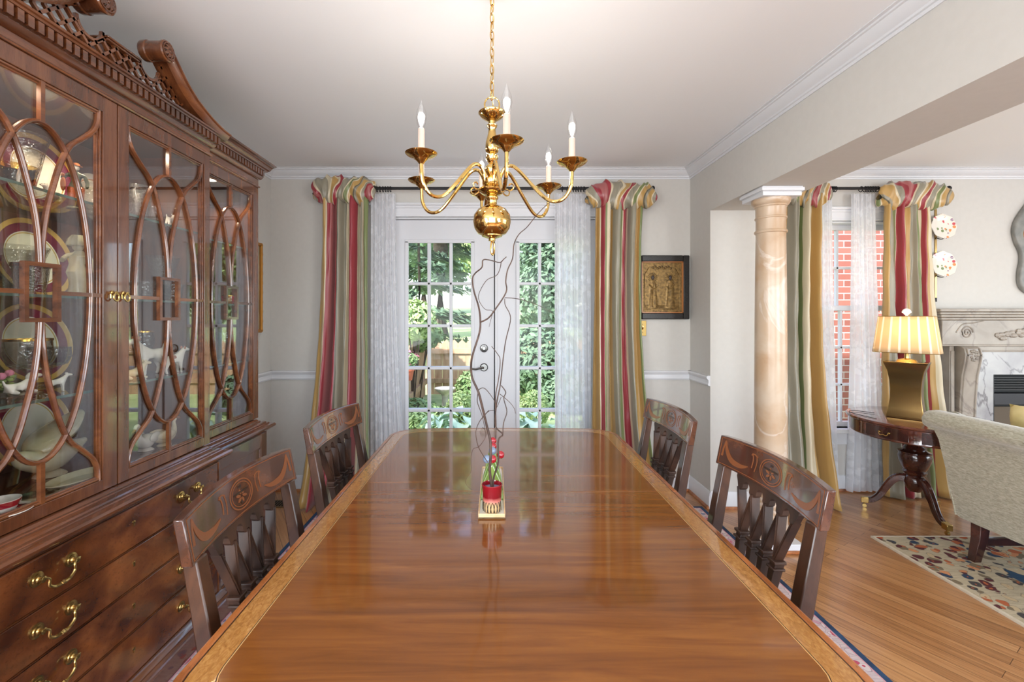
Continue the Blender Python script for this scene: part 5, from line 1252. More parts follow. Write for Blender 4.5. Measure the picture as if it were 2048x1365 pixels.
for s, yy in ((1, AY1), (-1, AY0)):    # arms : same rolled section turned outward, falling towards the front
    b = bm_new(); rows = []
    for t_ in [i/10 for i in range(11)]:
        x = 2.44+t_*.72; ht = .805-.17*t_**.9; q = yy-s*.06
        sec2 = [(q-s*.07,.215),(q-s*.07,ht-.10),(q-s*.055,ht-.02),(q-s*.01,ht),(q+s*.05,ht-.012),(q+s*.085,ht-.045),(q+s*.085,ht-.08),(q+s*.05,ht-.115),(q+s*.03,ht-.17),(q+s*.015,.215)]
        rows.append([b.verts.new((max(x, 2.575-(z-.215)*.20), y, z)) for y, z in sec2])
    m = len(rows[0])
    for A, B in zip(rows, rows[1:]):
        for j in range(m): b.faces.new((A[j],A[(j+1)%m],B[(j+1)%m],B[j]))
    b.faces.new(rows[0][::-1]); b.faces.new(rows[-1]); obj('arm', b, CHEN, ac, smooth=60)
obj('seat', box(bm_new(), 2.56, 3.16, AY0+.06, AY1-.06, .215, .36), CHEN, ac, bevel=.03, seg=3)
obj('seat_cushion', box(bm_new(), 2.60, 3.20, AY0+.13, AY1-.13, .36, .47), CHEN, ac, bevel=.05, seg=4)
obj('piping', tube(bm_new(), smooth_path([(2.378,AY1+.001,.70),(2.44,AY1+.002,.66),(2.49,AY1+.002,.42),(2.53,AY1+.002,.225)],4), .004, 6), CHEN, ac)
for x, y, dx in ((2.585,AY1-.075,-.035),(2.585,AY0+.075,-.035),(3.10,AY1-.08,.0),(3.10,AY0+.08,.0)):
    b = bm_new(); L = []
    for z, o_, h in ((.0105,dx,.019),(.06,dx*.7,.021),(.13,dx*.2,.024),(.225,0,.027)):
        L.append([b.verts.new((x+o_+i*h, y+j*h, z)) for i,j in ((-1,-1),(1,-1),(1,1),(-1,1))])
    for A, B in zip(L, L[1:]):
        for j in range(4): b.faces.new((A[j],A[(j+1)%4],B[(j+1)%4],B[j]))
    b.faces.new(L[0][::-1]); b.faces.new(L[-1]); obj('leg', b, DARKW, ac, bevel=.003)
b = bm_new()
for y in (AY1-.075, AY0+.075): box(b, 2.59, 3.10, y-.012, y+.012, .095, .135)
box(b, 2.82, 2.845, AY0+.075, AY1-.075, .10, .13); obj('stretcher', b, DARKW, ac, bevel=.003)
b = bm_new(); n = 16
def pil(u, v):
    a1, c1 = (u-.5)*2, (v-.5)*2; th = .075*max(0,(1-a1**4)*(1-c1**4))**.5
    return a1, c1, th
for sgn in (-1, 1):
    grid(b, lambda u, v: Vector((.21*pil(u,v)[0]*(1-.06*pil(u,v)[1]**2)+0, .21*pil(u,v)[1]*(1-.06*pil(u,v)[0]**2), sgn*pil(u,v)[2])), n, n)
bmesh.ops.remove_doubles(b, verts=b.verts, dist=1e-4)
pw = single('pillow', b, PILLOW, 'gold throw pillow leaning in the sage armchair', 'pillow', smooth=60); pw.rotation_euler = (radians(14), radians(62), radians(12)); pw.location = (2.80, 2.22, .655)

# drum table
DTX, DTY, DTR, DTZ = 2.72, 2.90, .385, .665
dt = thing('drum_table', 'round dark mahogany drum table with brass-capped splayed legs beside the armchair', 'table', (DTX, DTY, 0))
TOPM = wood('drum_table_top', (48,22,16), (84,40,28), (116,62,40), (4,4,4), 3, .10, .8, .6)
obj('tabletop', lathe(bm_new(), [(0,DTZ-.02),(DTR-.008,DTZ-.02),(DTR-.001,DTZ-.015),(DTR,DTZ-.009),(DTR-.004,DTZ-.002),(DTR-.010,DTZ),(0,DTZ)], (DTX,DTY,0), 72), TOPM, dt)
obj('drum', lathe(bm_new(), [(0,DTZ-.11),(DTR-.028,DTZ-.11),(DTR-.022,DTZ-.104),(DTR-.024,DTZ-.098),(DTR-.024,DTZ-.02),(0,DTZ-.02)], (DTX,DTY,0), 72), TOPM, dt)
for k in range(8):                 # curved drawer fronts
    a1 = radians(-160+45*k-18); a2 = radians(-160+45*k+18); P = []
    b = bm_new()
    def arc(r, z): return [Vector((DTX+r*cos(a1+(a2-a1)*i/8), DTY+r*sin(a1+(a2-a1)*i/8), z)) for i in range(9)]
    A, B = [b.verts.new(p) for p in arc(DTR-.0205, DTZ-.095)], [b.verts.new(p) for p in arc(DTR-.0205, DTZ-.028)]
    C, D = [b.verts.new(p) for p in arc(DTR-.026, DTZ-.095)], [b.verts.new(p) for p in arc(DTR-.026, DTZ-.028)]
    for i in range(8):
        b.faces.new((A[i],A[i+1],B[i+1],B[i])); b.faces.new((A[i],C[i],C[i+1],A[i+1])); b.faces.new((B[i],B[i+1],D[i+1],D[i]))
    b.faces.new((A[0],B[0],D[0],C[0])); b.faces.new((A[8],C[8],D[8],B[8]))
    dr = obj('drawer_front', b, DARKW, dt, smooth=30)
    if k % 2 == 0:
        am = (a1+a2)/2; d = Vector((cos(am), sin(am), 0)); e = Vector((-sin(am), cos(am), 0)); c = Vector((DTX,DTY,DTZ-.060))+d*(DTR-.020)
        b = bm_new()
        for s in (-1,1): ball(b, c+e*s*.026+d*.004, .007, n=8)
        tube(b, smooth_path([c+e*.026+d*.012, c+e*.018+d*.014-Vector((0,0,.016)), c+d*.014-Vector((0,0,.013)), c-e*.018+d*.014-Vector((0,0,.016)), c-e*.026+d*.012],4), .0026, 6); obj('bail_handle', b, BRASS, dr)
PCX, PCY = 2.745, 2.975
b = bm_new(); lathe(b, [(0,.17),(.03,.17),(.05,.20),(.058,.235),(.052,.262),(.042,.272),(.046,.278),(.060,.29),(.064,.30),(.056,.31),(.068,.33),(.082,.37),(.086,.40),(.080,.418),(.085,.422),(.085,.43),(.066,.437),(.056,.445),(.060,.45),(.056,.458),(.044,.475),(.040,.52),(.046,.556),(0,.556)], (PCX,PCY,0), 36); obj('pedestal', b, DARKW, dt, smooth=40)
for k, an in enumerate((142, 262, 22)):
    d = Vector((cos(radians(an)), sin(radians(an)), 0)); o_ = Vector((PCX,PCY,0))
    path = smooth_path([o_+d*r+Vector((0,0,z)) for r, z in ((.03,.245),(.07,.25),(.108,.225),(.145,.165),(.175,.105),(.208,.068),(.242,.055))], 5)
    lg = obj('leg', sweep(bm_new(), path, [(-.020,-.022),(.020,-.022),(.020,.012),(.012,.022),(-.012,.022),(-.020,.012)], scale=[1.1-.35*i/(len(path)-1) for i in range(len(path))]), DARKW, dt, bevel=.003)
    p = o_+d*.258; b = bm_new(); L = [o_+d*r for r in (.232,.274)]
    e = Vector((-d.y, d.x, 0)); hexa(b, [L[0]+e*i*.018+Vector((0,0,.055+j*.020)) for i,j in ((-1,-1),(1,-1),(1,1),(-1,1))], [L[1]+e*i*.016+Vector((0,0,.050+j*.018)) for i,j in ((-1,-1),(1,-1),(1,1),(-1,1))]); cp = obj('brass_toe_cap', b, BRASS, lg, bevel=.003)
    b = bm_new(); q = o_+d*.254; tube(b, [q+Vector((0,0,.034)), q+Vector((0,0,.018))], .006, 8); tube(b, [q-e*.008+Vector((0,0,.0125)), q+e*.008+Vector((0,0,.0125))], .012, 12); obj('caster', b, BRASS, cp)
# table lamp
LPX, LPY, LA = 2.625, 2.90, -.88
lp = thing('table_lamp', 'brass vase table lamp with a pleated cream shade on the drum table', 'lamp', (LPX, LPY, DTZ+.0005)); z0 = DTZ+.0005
b = bm_new(); L = []
for z, hw in ((0,.092),(.02,.091),(.06,.083),(.12,.076),(.18,.0745),(.24,.078),(.30,.088),(.345,.104),(.355,.108),(.358,.108)):
    L.append([b.verts.new((LPX+i*hw*cos(LA)-j*hw*.62*sin(LA), LPY+i*hw*sin(LA)+j*hw*.62*cos(LA), z0+z)) for i,j in ((-1,-1),(1,-1),(1,1),(-1,1))])
for A, B in zip(L, L[1:]):
    for j in range(4): b.faces.new((A[j],A[(j+1)%4],B[(j+1)%4],B[j]))
b.faces.new(L[0][::-1]); b.faces.new(L[-1]); obj('brass_body', b, BRASSD, lp, smooth=40, bevel=.003)
obj('stem', lathe(bm_new(), [(0,.358),(.055,.358),(.045,.372),(.012,.380),(.010,.43),(.014,.44),(.014,.50),(0,.50)], (LPX,LPY,z0), 20), BRASS, lp)
a = M('pleated_shade'); a.n.remove(a.p); uv = a.node('UVMap'); sp_ = a.node('SeparateXYZ'); a.link(uv.outputs[0], sp_.inputs[0])
st_ = a.ramp(a.math('FRACT', a.math('MULTIPLY', sp_.outputs[0], 22)), [(0,(1,1,1,1)),(.24,(0,0,0,1))], 'CONSTANT')
cc_ = a.mix(st_, srgb(226,204,166), srgb(248,242,228)); df = a.node('BsdfDiffuse'); tl = a.node('BsdfTranslucent'); mx = a.node('MixShader'); mx.inputs[0].default_value = .5
a.link(cc_, df.inputs[0]); a.link(cc_, tl.inputs[0]); a.link(df.outputs[0], mx.inputs[1]); a.link(tl.outputs[0], mx.inputs[2]); a.link(mx.outputs[0], a.out.inputs[0]); SHADE = a.m
zs0, zs1 = EYE-(705-VY)*LPY/FOC, EYE-(633-VY)*LPY/FOC
def shf(u, v):
    an = 2*pi*u; r0, r1 = .232, .192; r_ = r0+(r1-r0)*v; p = 3.2
    c, s = cos(an), sin(an); k = 1/((abs(c)**p+abs(s)**p)**(1/p))
    lx, ly = r_*c*min(k,1.12)*.99*.72, r_*.50*s*k
    return Vector((LPX+lx*cos(LA)-ly*sin(LA), LPY+lx*sin(LA)+ly*cos(LA), zs0+(zs1-zs0)*v))
obj('shade', grid(bm_new(), shf, 88, 6, uv=lambda u, v: (u, v)), SHADE, lp, smooth=50, solid=.0015)
b = bm_new()
for v in (0, 1): tube(b, [shf(i/60, v) for i in range(60)], .0022, 5, True)
obj('shade_wire', b, BRASS, lp)
b = bm_new(); tube(b, [(LPX,LPY,z0+.5),(LPX,LPY,zs1+.004)], .003, 6)
for an in (0, pi/2, pi, 3*pi/2): tube(b, [(LPX,LPY,zs1-.012), shf(an/(2*pi),1)], .002, 5)
obj('spider', b, BRASS, lp)
b = bm_new(); lathe(b, [(0,0),(.008,0),(.006,.006),(.012,.01),(.014,.014),(0,.016)], (LPX,LPY,zs1+.002), 14)
for k in range(9):
    a1 = pi*(k-4)/9.5; c = Vector((LPX+.024*sin(a1), LPY, zs1+.022+.022*cos(a1))); tube(b, [(LPX,LPY,zs1+.012), c], .005, 6); ball(b, c, .0068, n=8)
obj('shell_finial', b, PORC, lp)
bb = bm_new(); ball(bb, (LPX,LPY,z0+.53), .03, 1, 1, 1.2, 12); obj('lamp_bulb', bb, glow('lamp_bulb_glow', (1,.86,.64,1), 18), lp)
lamp('lamp_light', 'POINT', (LPX, LPY, z0+.575), 7, (1,.84,.62), radius=.03)
cord = single('lamp_cord', tube(bm_new(), smooth_path([(2.52,3.02,DTZ+.006),(2.44,3.10,DTZ+.006),(2.385,3.06,DTZ+.006),(2.372,2.98,DTZ+.006),(2.40,2.86,DTZ+.004)],6), .0022, 6), IRON, 'dark looped lamp cord on the drum table by the sheer curtain', 'cord')

# fireplace on the back wall
FX = 3.20; fp = thing('fireplace', 'carved pale marble fireplace with a black fire opening', 'fireplace', (3.95, YB, 0))
MW = 2.0; FXR = FX+MW
b = bm_new()
for o_, h0, h1, dy in ((.05,1.345,1.368,.165),(.035,1.325,1.345,.15),(.02,1.305,1.325,.14),(.01,1.285,1.305,.13)): box(b, FX+.05-o_, FXR-.05+o_, YB-dy, YB-.0005, h0, h1)
obj('mantel_shelf', b, FIREM, fp, bevel=.006)
b = box(bm_new(), FX+.06, FXR-.06, YB-.115, YB-.0005, 1.105, 1.285); box(b, FX+.055, FXR-.055, YB-.12, YB-.0005, 1.095, 1.107); obj('frieze', b, FIREM, fp, bevel=.004)
b = bm_new(); c = Vector((FX+.24, YB-.116, 1.195))
tube(b, [c+Vector((.045*cos(t_*.5)*(1-t_/30), 0, .05*sin(t_*.5)*(1-t_/30))) for t_ in range(28)], .005, 6); tube(b, smooth_path([c+Vector((-.08,0,.0)),c+Vector((-.03,0,.06)),c+Vector((.05,0,.07)),c+Vector((.12,0,.085))],4), .004, 6); obj('carved_scroll', b, FIREM, fp)
b = bm_new(); r_ = random.Random(3)
for k in range(110):
    t_ = r_.random(); x = FX+.46+.62*t_; zz = 1.155+.05*sin(pi*t_)+r_.uniform(-.022,.022); ball(b, (x, YB-.118+r_.uniform(-.006,.004), zz), r_.uniform(.012,.020), 1.2, .7, .9, 7)
obj('carved_garland', b, FIREM, fp)
for x0, s in ((FX+.15, 1), (FXR-.15, -1)):
    # scrolled leg seen from the side : section in YZ
    sec = [(YB-.0005,1.095),(YB-.13,1.095),(YB-.155,1.08),(YB-.165,1.04),(YB-.158,.98),(YB-.138,.88),(YB-.125,.70),(YB-.118,.45),(YB-.118,.16),(YB-.0005,.16)]
    xx0, xx1 = (x0+.03, x0+.155) if s > 0 else (x0-.155, x0-.03)
    lg = obj('scrolled_leg', prism(bm_new(), sec, 'x', xx0, xx1), FIREM, fp, smooth=40, bevel=.005)
    b = bm_new()
    for o_ in (.012,.105): tube(b, smooth_path([(xx0+o_+.004,y-.002,z) for y, z in sec[2:9]],4), .007, 6)
    for k in range(14):
        an = 2*pi*k/9; ball(b, ((xx0+xx1)/2+.028*cos(an)*(k/14+.3), YB-.162, 1.03+.035*sin(an)), .010, n=7)
    obj('carved_leaf', b, FIREM, lg)
    b = bm_new(); box(b, x0 if s > 0 else x0-.19, x0+.19 if s > 0 else x0, YB-.145, YB-.0005, .0005, .16); obj('base_block', b, FIREM, lg, bevel=.004)
    q = x0-.02 if s > 0 else x0-.012
    b = bm_new(); box(b, q, q+.032, YB-.10, YB-.0005, .0005, 1.095); box(b, q+.004, q+.028, YB-.108, YB-.1, .18, 1.06); obj('pilaster_return', b, FIREM, lg, bevel=.003)
b = bm_new(); ox0, ox1, oz = FX+.46, FXR-.46, .885
box(b, FX+.26, ox0, YB-.09, YB-.0005, .0005, 1.095); box(b, ox1, FXR-.24, YB-.09, YB-.0005, .0005, 1.095); box(b, ox0, ox1, YB-.09, YB-.0005, oz, 1.095); obj('marble_surround', b, FIREW, fp, smooth=0)
b = bm_new(); box(b, FX+.24, FXR-.24, YB-.10, YB-.09, 1.052, 1.095); box(b, FX+.24, FXR-.24, YB-.106, YB-.1, 1.058, 1.066); obj('inner_moulding', b, FIREM, fp, bevel=.003)
BLK = plain('fire_black', (22,22,22), .5); GRY = plain('fire_grey_metal', (58,58,60), .45, .5)
b = bm_new(); box(b, ox0, ox1, YB-.012, YB-.0005, .0005, oz); box(b, ox0, ox0+.012, YB-.085, YB-.012, .0005, oz); box(b, ox1-.012, ox1, YB-.085, YB-.012, .0005, oz); obj('firebox', b, BLK, fp, smooth=0)
b = bm_new()
for k in range(6): box(b, ox0+.012, ox1-.012, YB-.075, YB-.055, oz-.028-k*.018, oz-.018-k*.018)
obj('louvre', b, BLK, fp, smooth=0)
obj('hood', box(bm_new(), ox0+.012, ox1-.012, YB-.085, YB-.02, .66, .745), GRY, fp, bevel=.004)
b = bm_new()
for k in range(5): box(b, ox0+.03+k*.18, ox0+.19+k*.18, YB-.04, YB-.015, .02, .64)
obj('fire_bricks', b, plain('sooty_firebrick', (96,84,70), .9), fp, bevel=.004)

# plates on a wall rack, mirror
rk_ = thing('plate_rack', 'narrow brass and iron plate rack on the wall beside the lamp-side drape', 'rack', (3.33, YB, 1.7))
x = (1873-VX)*3.42/FOC; zt_, zb_ = EYE-(418-VY)*3.42/FOC, EYE-(596-VY)*3.42/FOC
b = box(bm_new(), x-.008, x+.008, YB-.006, YB-.0005, zb_, zt_); obj('strip', b, BRASSD, rk_, bevel=.001)
b = bm_new()
for pz in (452, 528):
    c = at(1886, pz+26, 3.41)
    tube(b, smooth_path([(x,YB-.006,c.z+.01),(x+.01,YB-.03,c.z-.004),(x+.015,YB-.05,c.z-.002),(x+.016,YB-.052,c.z+.012)],4), .003, 6)
box(b, x-.006, x+.006, YB-.008, YB-.0005, zb_-.03, zb_); obj('hooks', b, IRON, rk_)
def M_flor():
    a = M('floral_china', srgb(228,220,208), .15, Coat_Weight=.6); v = a.coords('Object'); n_ = a.noise(v, 18, 3, .5, .8); vo = a.node('TexVoronoi'); vo.inputs['Scale'].default_value = 30; a.link(v, vo.inputs['Vector'])
    sp2 = a.node('SeparateColor'); a.link(vo.outputs['Color'], sp2.inputs[0])
    pal = a.ramp(sp2.outputs[0], [(0,srgb(196,70,80)),(.3,srgb(222,140,80)),(.55,srgb(120,136,90)),(.8,srgb(140,110,140))], 'CONSTANT')
    msk = a.math('MULTIPLY', a.ramp(n_, [(.47,(0,0,0,1)),(.53,(1,1,1,1))]), a.ramp(vo.outputs['Distance'], [(.30,(1,1,1,1)),(.36,(0,0,0,1))]))
    a.color(a.mix(msk, srgb(230,222,210), pal)); return a.m
FLOR = M_flor()
for lab, px, py, r in (('upper of two floral china plates on the wall rack', 1884, 454, .094), ('lower of two floral china plates on the wall rack', 1884, 529, .096)):
    b = lathe(bm_new(), [(0,0),(r*.5,.0),(r*.62,-.004),(r*.96,-.012),(r,-.014),(r*.98,-.017),(r*.6,-.010),(r*.5,-.007),(0,-.007)], n=40, axis='y')
    for v in b.verts:
        a1 = math.atan2(v.co.z, v.co.x); rr = sqrt(v.co.x**2+v.co.z**2)/r; k = 1+.035*rr*cos(a1*8); v.co.x *= k; v.co.z *= k
    o = single('wall_plate', b, FLOR, lab, 'plate', group=None); o.location = at(px, py, 3.392); o.rotation_euler = (radians(-7), 0, 0); o['group'] = 'floral plates on the wall rack'
mr = thing('wall_mirror', 'grey scalloped mirror with a gilt inner rim above the fireplace', 'mirror', ((2110-VX)*3.40/FOC, YB, 1.73))
mcx = (2112-VX)*3.40/FOC; mz = lambda py: EYE-(py-VY)*3.40/FOC
prof_ = [(2112,360),(2088,366),(2068,392),(2048,418),(2034,440),(2029,462),(2034,485),(2043,505),(2044,522),(2040,545),(2040,565),(2047,580),(2064,590),(2090,598),(2112,602)]
half = smooth_path([((px-2112)*3.40/FOC, 0, mz(py)) for px, py in prof_], 4)
out = [(mcx+p.x, p.z) for p in half]+[(mcx-p.x, p.z) for p in half[::-1][1:-1]]
zc2 = sum(z for _, z in out)/len(out)
inn = [(mcx+(x-mcx)*.78*1.0, zc2+.02+(z-zc2)*.62) for x, z in out]; inn2 = [(mcx+(x-mcx)*.70, zc2+.02+(z-zc2)*.56) for x, z in out]
def ringy(A, B, ya, yb):
    b = bm_new(); n = len(A); va = [[b.verts.new((x,y,z)) for x,z in A] for y in (ya,yb)]; vb = [[b.verts.new((x,y,z)) for x,z in B] for y in (ya,yb)]
    for i in range(n):
        j = (i+1) % n
        for q in ((va[0][i],va[0][j],vb[0][j],vb[0][i]),(va[0][i],va[1][i],va[1][j],va[0][j]),(vb[0][i],vb[0][j],vb[1][j],vb[1][i]),(va[1][i],vb[1][i],vb[1][j],va[1][j])): b.faces.new(q)
    return b
obj('frame', ringy(out, inn, YB-.035, YB-.0005), mottled('pewter_grey_wood', (112,112,108), (142,140,134), 14, .4), mr, bevel=.012, seg=3)
obj('gilt_rim', ringy(inn, inn2, YB-.03, YB-.0005), INLAY, mr, bevel=.006)
obj('mirror_glass', prism(bm_new(), inn2, 'y', YB-.012, YB-.004), M('mirror_silver', (.9,.9,.9,1), .02, 1).m, mr, smooth=0)

# ------------------------------------------------------------------ garden
GZ = -.06
b = bm_new(); box(b, -14, 16, YB+.16, 8.2, GZ-.2, GZ)
struct('ground_lawn', b, GRASS, smooth=0)
b = bm_new(); grid(b, lambda u, v: Vector((-26+56*u, 8.2+40*v, GZ+2.3*v**.8+.25*sin(9*u+4*v)*v)), 24, 20); struct('ground_hill', b, GRASS, smooth=60)
def leaves(bm, c, r, n, size, seed, shell=.55, droop=0, flat=.0, shape=None):
    q = random.Random(seed); c = Vector(c)
    for i in range(n):
        while True:
            d = Vector((q.uniform(-1,1), q.uniform(-1,1), q.uniform(-1,1)))
            if .02 < d.length <= 1: break
        d = d.normalized()*(d.length*(1-shell)+shell)
        p = c+Vector((d.x*r[0], d.y*r[1], d.z*r[2]))
        if shape: p = shape(p, d, q)
        nrm = (d+Vector((q.uniform(-1,1),q.uniform(-1,1),q.uniform(-.2,1.2)))*.9).normalized()
        t = nrm.cross(Vector((q.uniform(-1,1),q.uniform(-1,1),q.uniform(-1,1)))).normalized()
        if droop: t = (t+Vector((0,0,-droop))).normalized()
        s = nrm.cross(t); L = size*q.uniform(.6,1.3); W = L*.42
        bm.faces.new([bm.verts.new(p+v) for v in (-t*L, s*W-t*L*.1, t*L, -s*W-t*L*.1)])
    return bm
def shrub(name, label, c, r, n, size, mat, seed, cat='shrub', group=None, stems=5, flowers=None):
    t = thing(name, label, cat, (c[0], c[1], GZ), group=group)
    obj('foliage', leaves(bm_new(), c, r, n, size, seed), mat, t, smooth=0)
    b = bm_new(); q = random.Random(seed)
    for k in range(stems): tube(b, [(c[0]+q.uniform(-.05,.05), c[1]+q.uniform(-.05,.05), GZ-.02), (c[0]+q.uniform(-.6,.6)*r[0], c[1]+q.uniform(-.6,.6)*r[1], c[2]+q.uniform(-.2,.4)*r[2])], .012, 5)
    obj('stems', b, TRUNK, t)
    if flowers: obj('flowers', leaves(bm_new(), c, (r[0]*1.03,r[1]*1.03,r[2]*1.03), flowers[0], flowers[1], seed+1, .95), flowers[2], t, smooth=0)
    return t
def tree(name, label, x, y, g, h, r, n, size, mat, seed, trunk=.18, conifer=False, lift=0):
    t = thing(name, label, 'tree', (x, y, g), group='trees beyond the garden fence')
    b = bm_new(); tube(b, [(x,y,g-.1),(x+.03,y,g+h*.3),(x-.02,y,g+h*.65),(x,y,g+h)], 1, 12, radii=[trunk*1.25, trunk, trunk*.7, trunk*.15]); obj('trunk', b, TRUNK, t)
    b = bm_new(); q = random.Random(seed)
    if conifer:
        for k in range(int(h*9)):
            zz = g+lift+(h-lift)*(k/(h*9)); rr = r*(1-(zz-g-lift)/(h-lift))**.8+.12; an = q.uniform(0,6.28); d = Vector((cos(an),sin(an),0))
            L = rr*q.uniform(.75,1.1); P = [Vector((x,y,zz))+d*L*s+Vector((0,0,-.22*L*s**1.5)) for s in (0,.35,.7,1)]
            m = max(6, int(n/(h*9)))
            for j in range(m):
                s = q.uniform(.15,1)**.7; p = Vector((x,y,zz))+d*L*s+Vector((q.gauss(0,.10*L),q.gauss(0,.10*L),-.22*L*s**1.5+q.gauss(0,.035)))
                t2 = (d+Vector((q.uniform(-.7,.7),q.uniform(-.7,.7),-.35))).normalized(); s2 = t2.cross(Vector((q.uniform(-.3,.3),q.uniform(-.3,.3),1))).normalized(); l2 = size*q.uniform(.7,1.4)
                b.faces.new([b.verts.new(p+v) for v in (-t2*l2, s2*l2*.3, t2*l2, -s2*l2*.3)])
    else:
        for k in range(7):
            an = q.uniform(0,6.28); rr = r*q.uniform(.2,.6); c = (x+rr*cos(an), y+rr*sin(an), g+lift+(h-lift)*q.uniform(.25,.85)); leaves(b, c, (r*.55,r*.55,(h-lift)*.24), n//7, size, seed*31+k, .3, .3)
    obj('crown', b, mat, t, smooth=0); return t
hill = lambda y: GZ+2.3*max(0,(y-8.2)/40)**.8
# trees : conifers close behind the fence, lighter trees to the right
tree('conifer_tree', 'dark drooping conifer behind the left corner of the fence', -1.85, 11.0, hill(11), 6.5, 1.3, 18000, .10, LEAFD, 1, .035, True, .7)
tree('conifer_tree', 'tall conifer with a bare trunk seen through the middle panes of the left door', -2.05, 17.0, hill(17), 9.5, 2.1, 15000, .12, LEAFD, 2, .28, True, 1.75)
tree('conifer_tree', 'dark conifer seen through the left panes of the right door', 1.45, 13.0, hill(13), 7.0, 1.5, 14000, .11, LEAFD, 3, .09, True, .9)
tree('broadleaf_tree', 'dark-trunked tree with light leaves in the upper right panes of the right door', 1.97, 17.2, hill(17.2), 8.0, 1.45, 7000, .13, LEAFM, 4, .24, False, 2.2)
tree('broadleaf_tree', 'sunny pale-leaved tree far behind the conifers at the centre', .1, 23.0, hill(23), 9.0, 2.6, 14000, .2, LEAFL, 5, .25, False, 1.5)
tree('broadleaf_tree', 'broad mid-green tree far to the left behind the conifers', -7.5, 20.0, hill(20), 10.0, 2.5, 6000, .22, LEAFM, 6, .3, False, 1.0)
tree('broadleaf_tree', 'broad mid-green tree far to the right on the hill', 6.3, 21.0, hill(21), 10.0, 2.5, 6000, .22, LEAFM, 7, .3, False, 1.0)
tree('broadleaf_tree', 'tall screen tree on the far left of the hill', -5.0, 32.0, hill(32), 12.0, 5.0, 9000, .3, LEAFD, 8, .3, False, 1.6)
tree('broadleaf_tree', 'tall screen tree on the far right of the hill', 7.5, 33.0, hill(33), 12.0, 5.0, 9000, .3, LEAFD, 9, .3, False, 1.6)
tree('broadleaf_tree', 'dense dark tree far up the hill between the two doors', 1.0, 42.0, hill(42), 13.0, 5.5, 12000, .32, LEAFM, 10, .3, False, 1.2)
tree('broadleaf_tree', 'leafy low-branched tree behind the fence at the right door', 1.25, 9.7, hill(9.7), 4.0, .95, 9000, .075, LEAFD, 11, .07, False, .5)
tree('broadleaf_tree', 'young leafy tree behind the fence at the far right of the garden', 3.6, 10.0, hill(10), 4.2, 1.1, 8000, .085, LEAFM, 12, .07, False, .5)
# fence with pointed pickets
FY, FXc, FT = 8.0, -1.20, .90
def picket(name, P0, P1, label, n):
    t = thing(name, label, 'fence', ((P0[0]+P1[0])/2, (P0[1]+P1[1])/2, GZ)); d = (Vector(P1)-Vector(P0)); L = d.length; d.normalize(); nn = Vector((-d.y,d.x,0)); w_ = L/n
    b = bm_new(); q = random.Random(5)
    for k in range(n):
        o_ = Vector(P0)+d*(w_*k+.002); top = FT+q.uniform(-.006,.006)
        pts = [o_+Vector((0,0,GZ)), o_+d*(w_-.004)+Vector((0,0,GZ)), o_+d*(w_-.004)+Vector((0,0,top-.065)), o_+d*(w_/2)+Vector((0,0,top)), o_+Vector((0,0,top-.065))]
        A = [b.verts.new(p) for p in pts]; B = [b.verts.new(p+nn*.018) for p in pts]
        b.faces.new(A[::-1]); b.faces.new(B)
        for i in range(5): b.faces.new((A[i],A[(i+1)%5],B[(i+1)%5],B[i]))
    obj('picket_boards', b, CEDAR, t, smooth=0)
    for z in (FT-.24, GZ+.2):
        r_ = [Vector(P0)-nn*.035, Vector(P1)-nn*.035]; b = bm_new(); hexa(b, [r_[0]+Vector((0,0,z))+v for v in (nn*0, nn*.035, nn*.035+Vector((0,0,.085)), Vector((0,0,.085)))], [r_[1]+Vector((0,0,z))+v for v in (nn*0, nn*.035, nn*.035+Vector((0,0,.085)), Vector((0,0,.085)))]); obj('rail', b, CEDAR, t, smooth=0)
    return t
picket('picket_fence', (FXc, FY, 0), (6.0, FY, 0), 'long cedar picket fence with pointed boards across the back of the garden', 52)
picket('picket_fence', (FXc-.01, 4.6, 0), (FXc-.01, FY-.06, 0), 'short cedar picket fence along the left side of the garden', 24)
# bird bath
p = at(890, 822, 6.4); bx, by = p.x, 6.4; zb = EYE-(777-VY)*6.4/FOC
single('bird_bath', lathe(bm_new(), [(0,0),(.09,0),(.095,.02),(.075,.04),(.05,.06),(.042,.09),(.042,zb-GZ-.11),(.055,zb-GZ-.08),(.10,zb-GZ-.05),(.142,zb-GZ-.01),(.146,zb-GZ+.004),(.138,zb-GZ+.006),(.10,zb-GZ-.02),(0,zb-GZ-.03)], (bx,by,GZ), 40), STONE, 'grey stone bird bath in front of the picket fence', 'bird bath', loc=(bx,by,GZ), smooth=40)
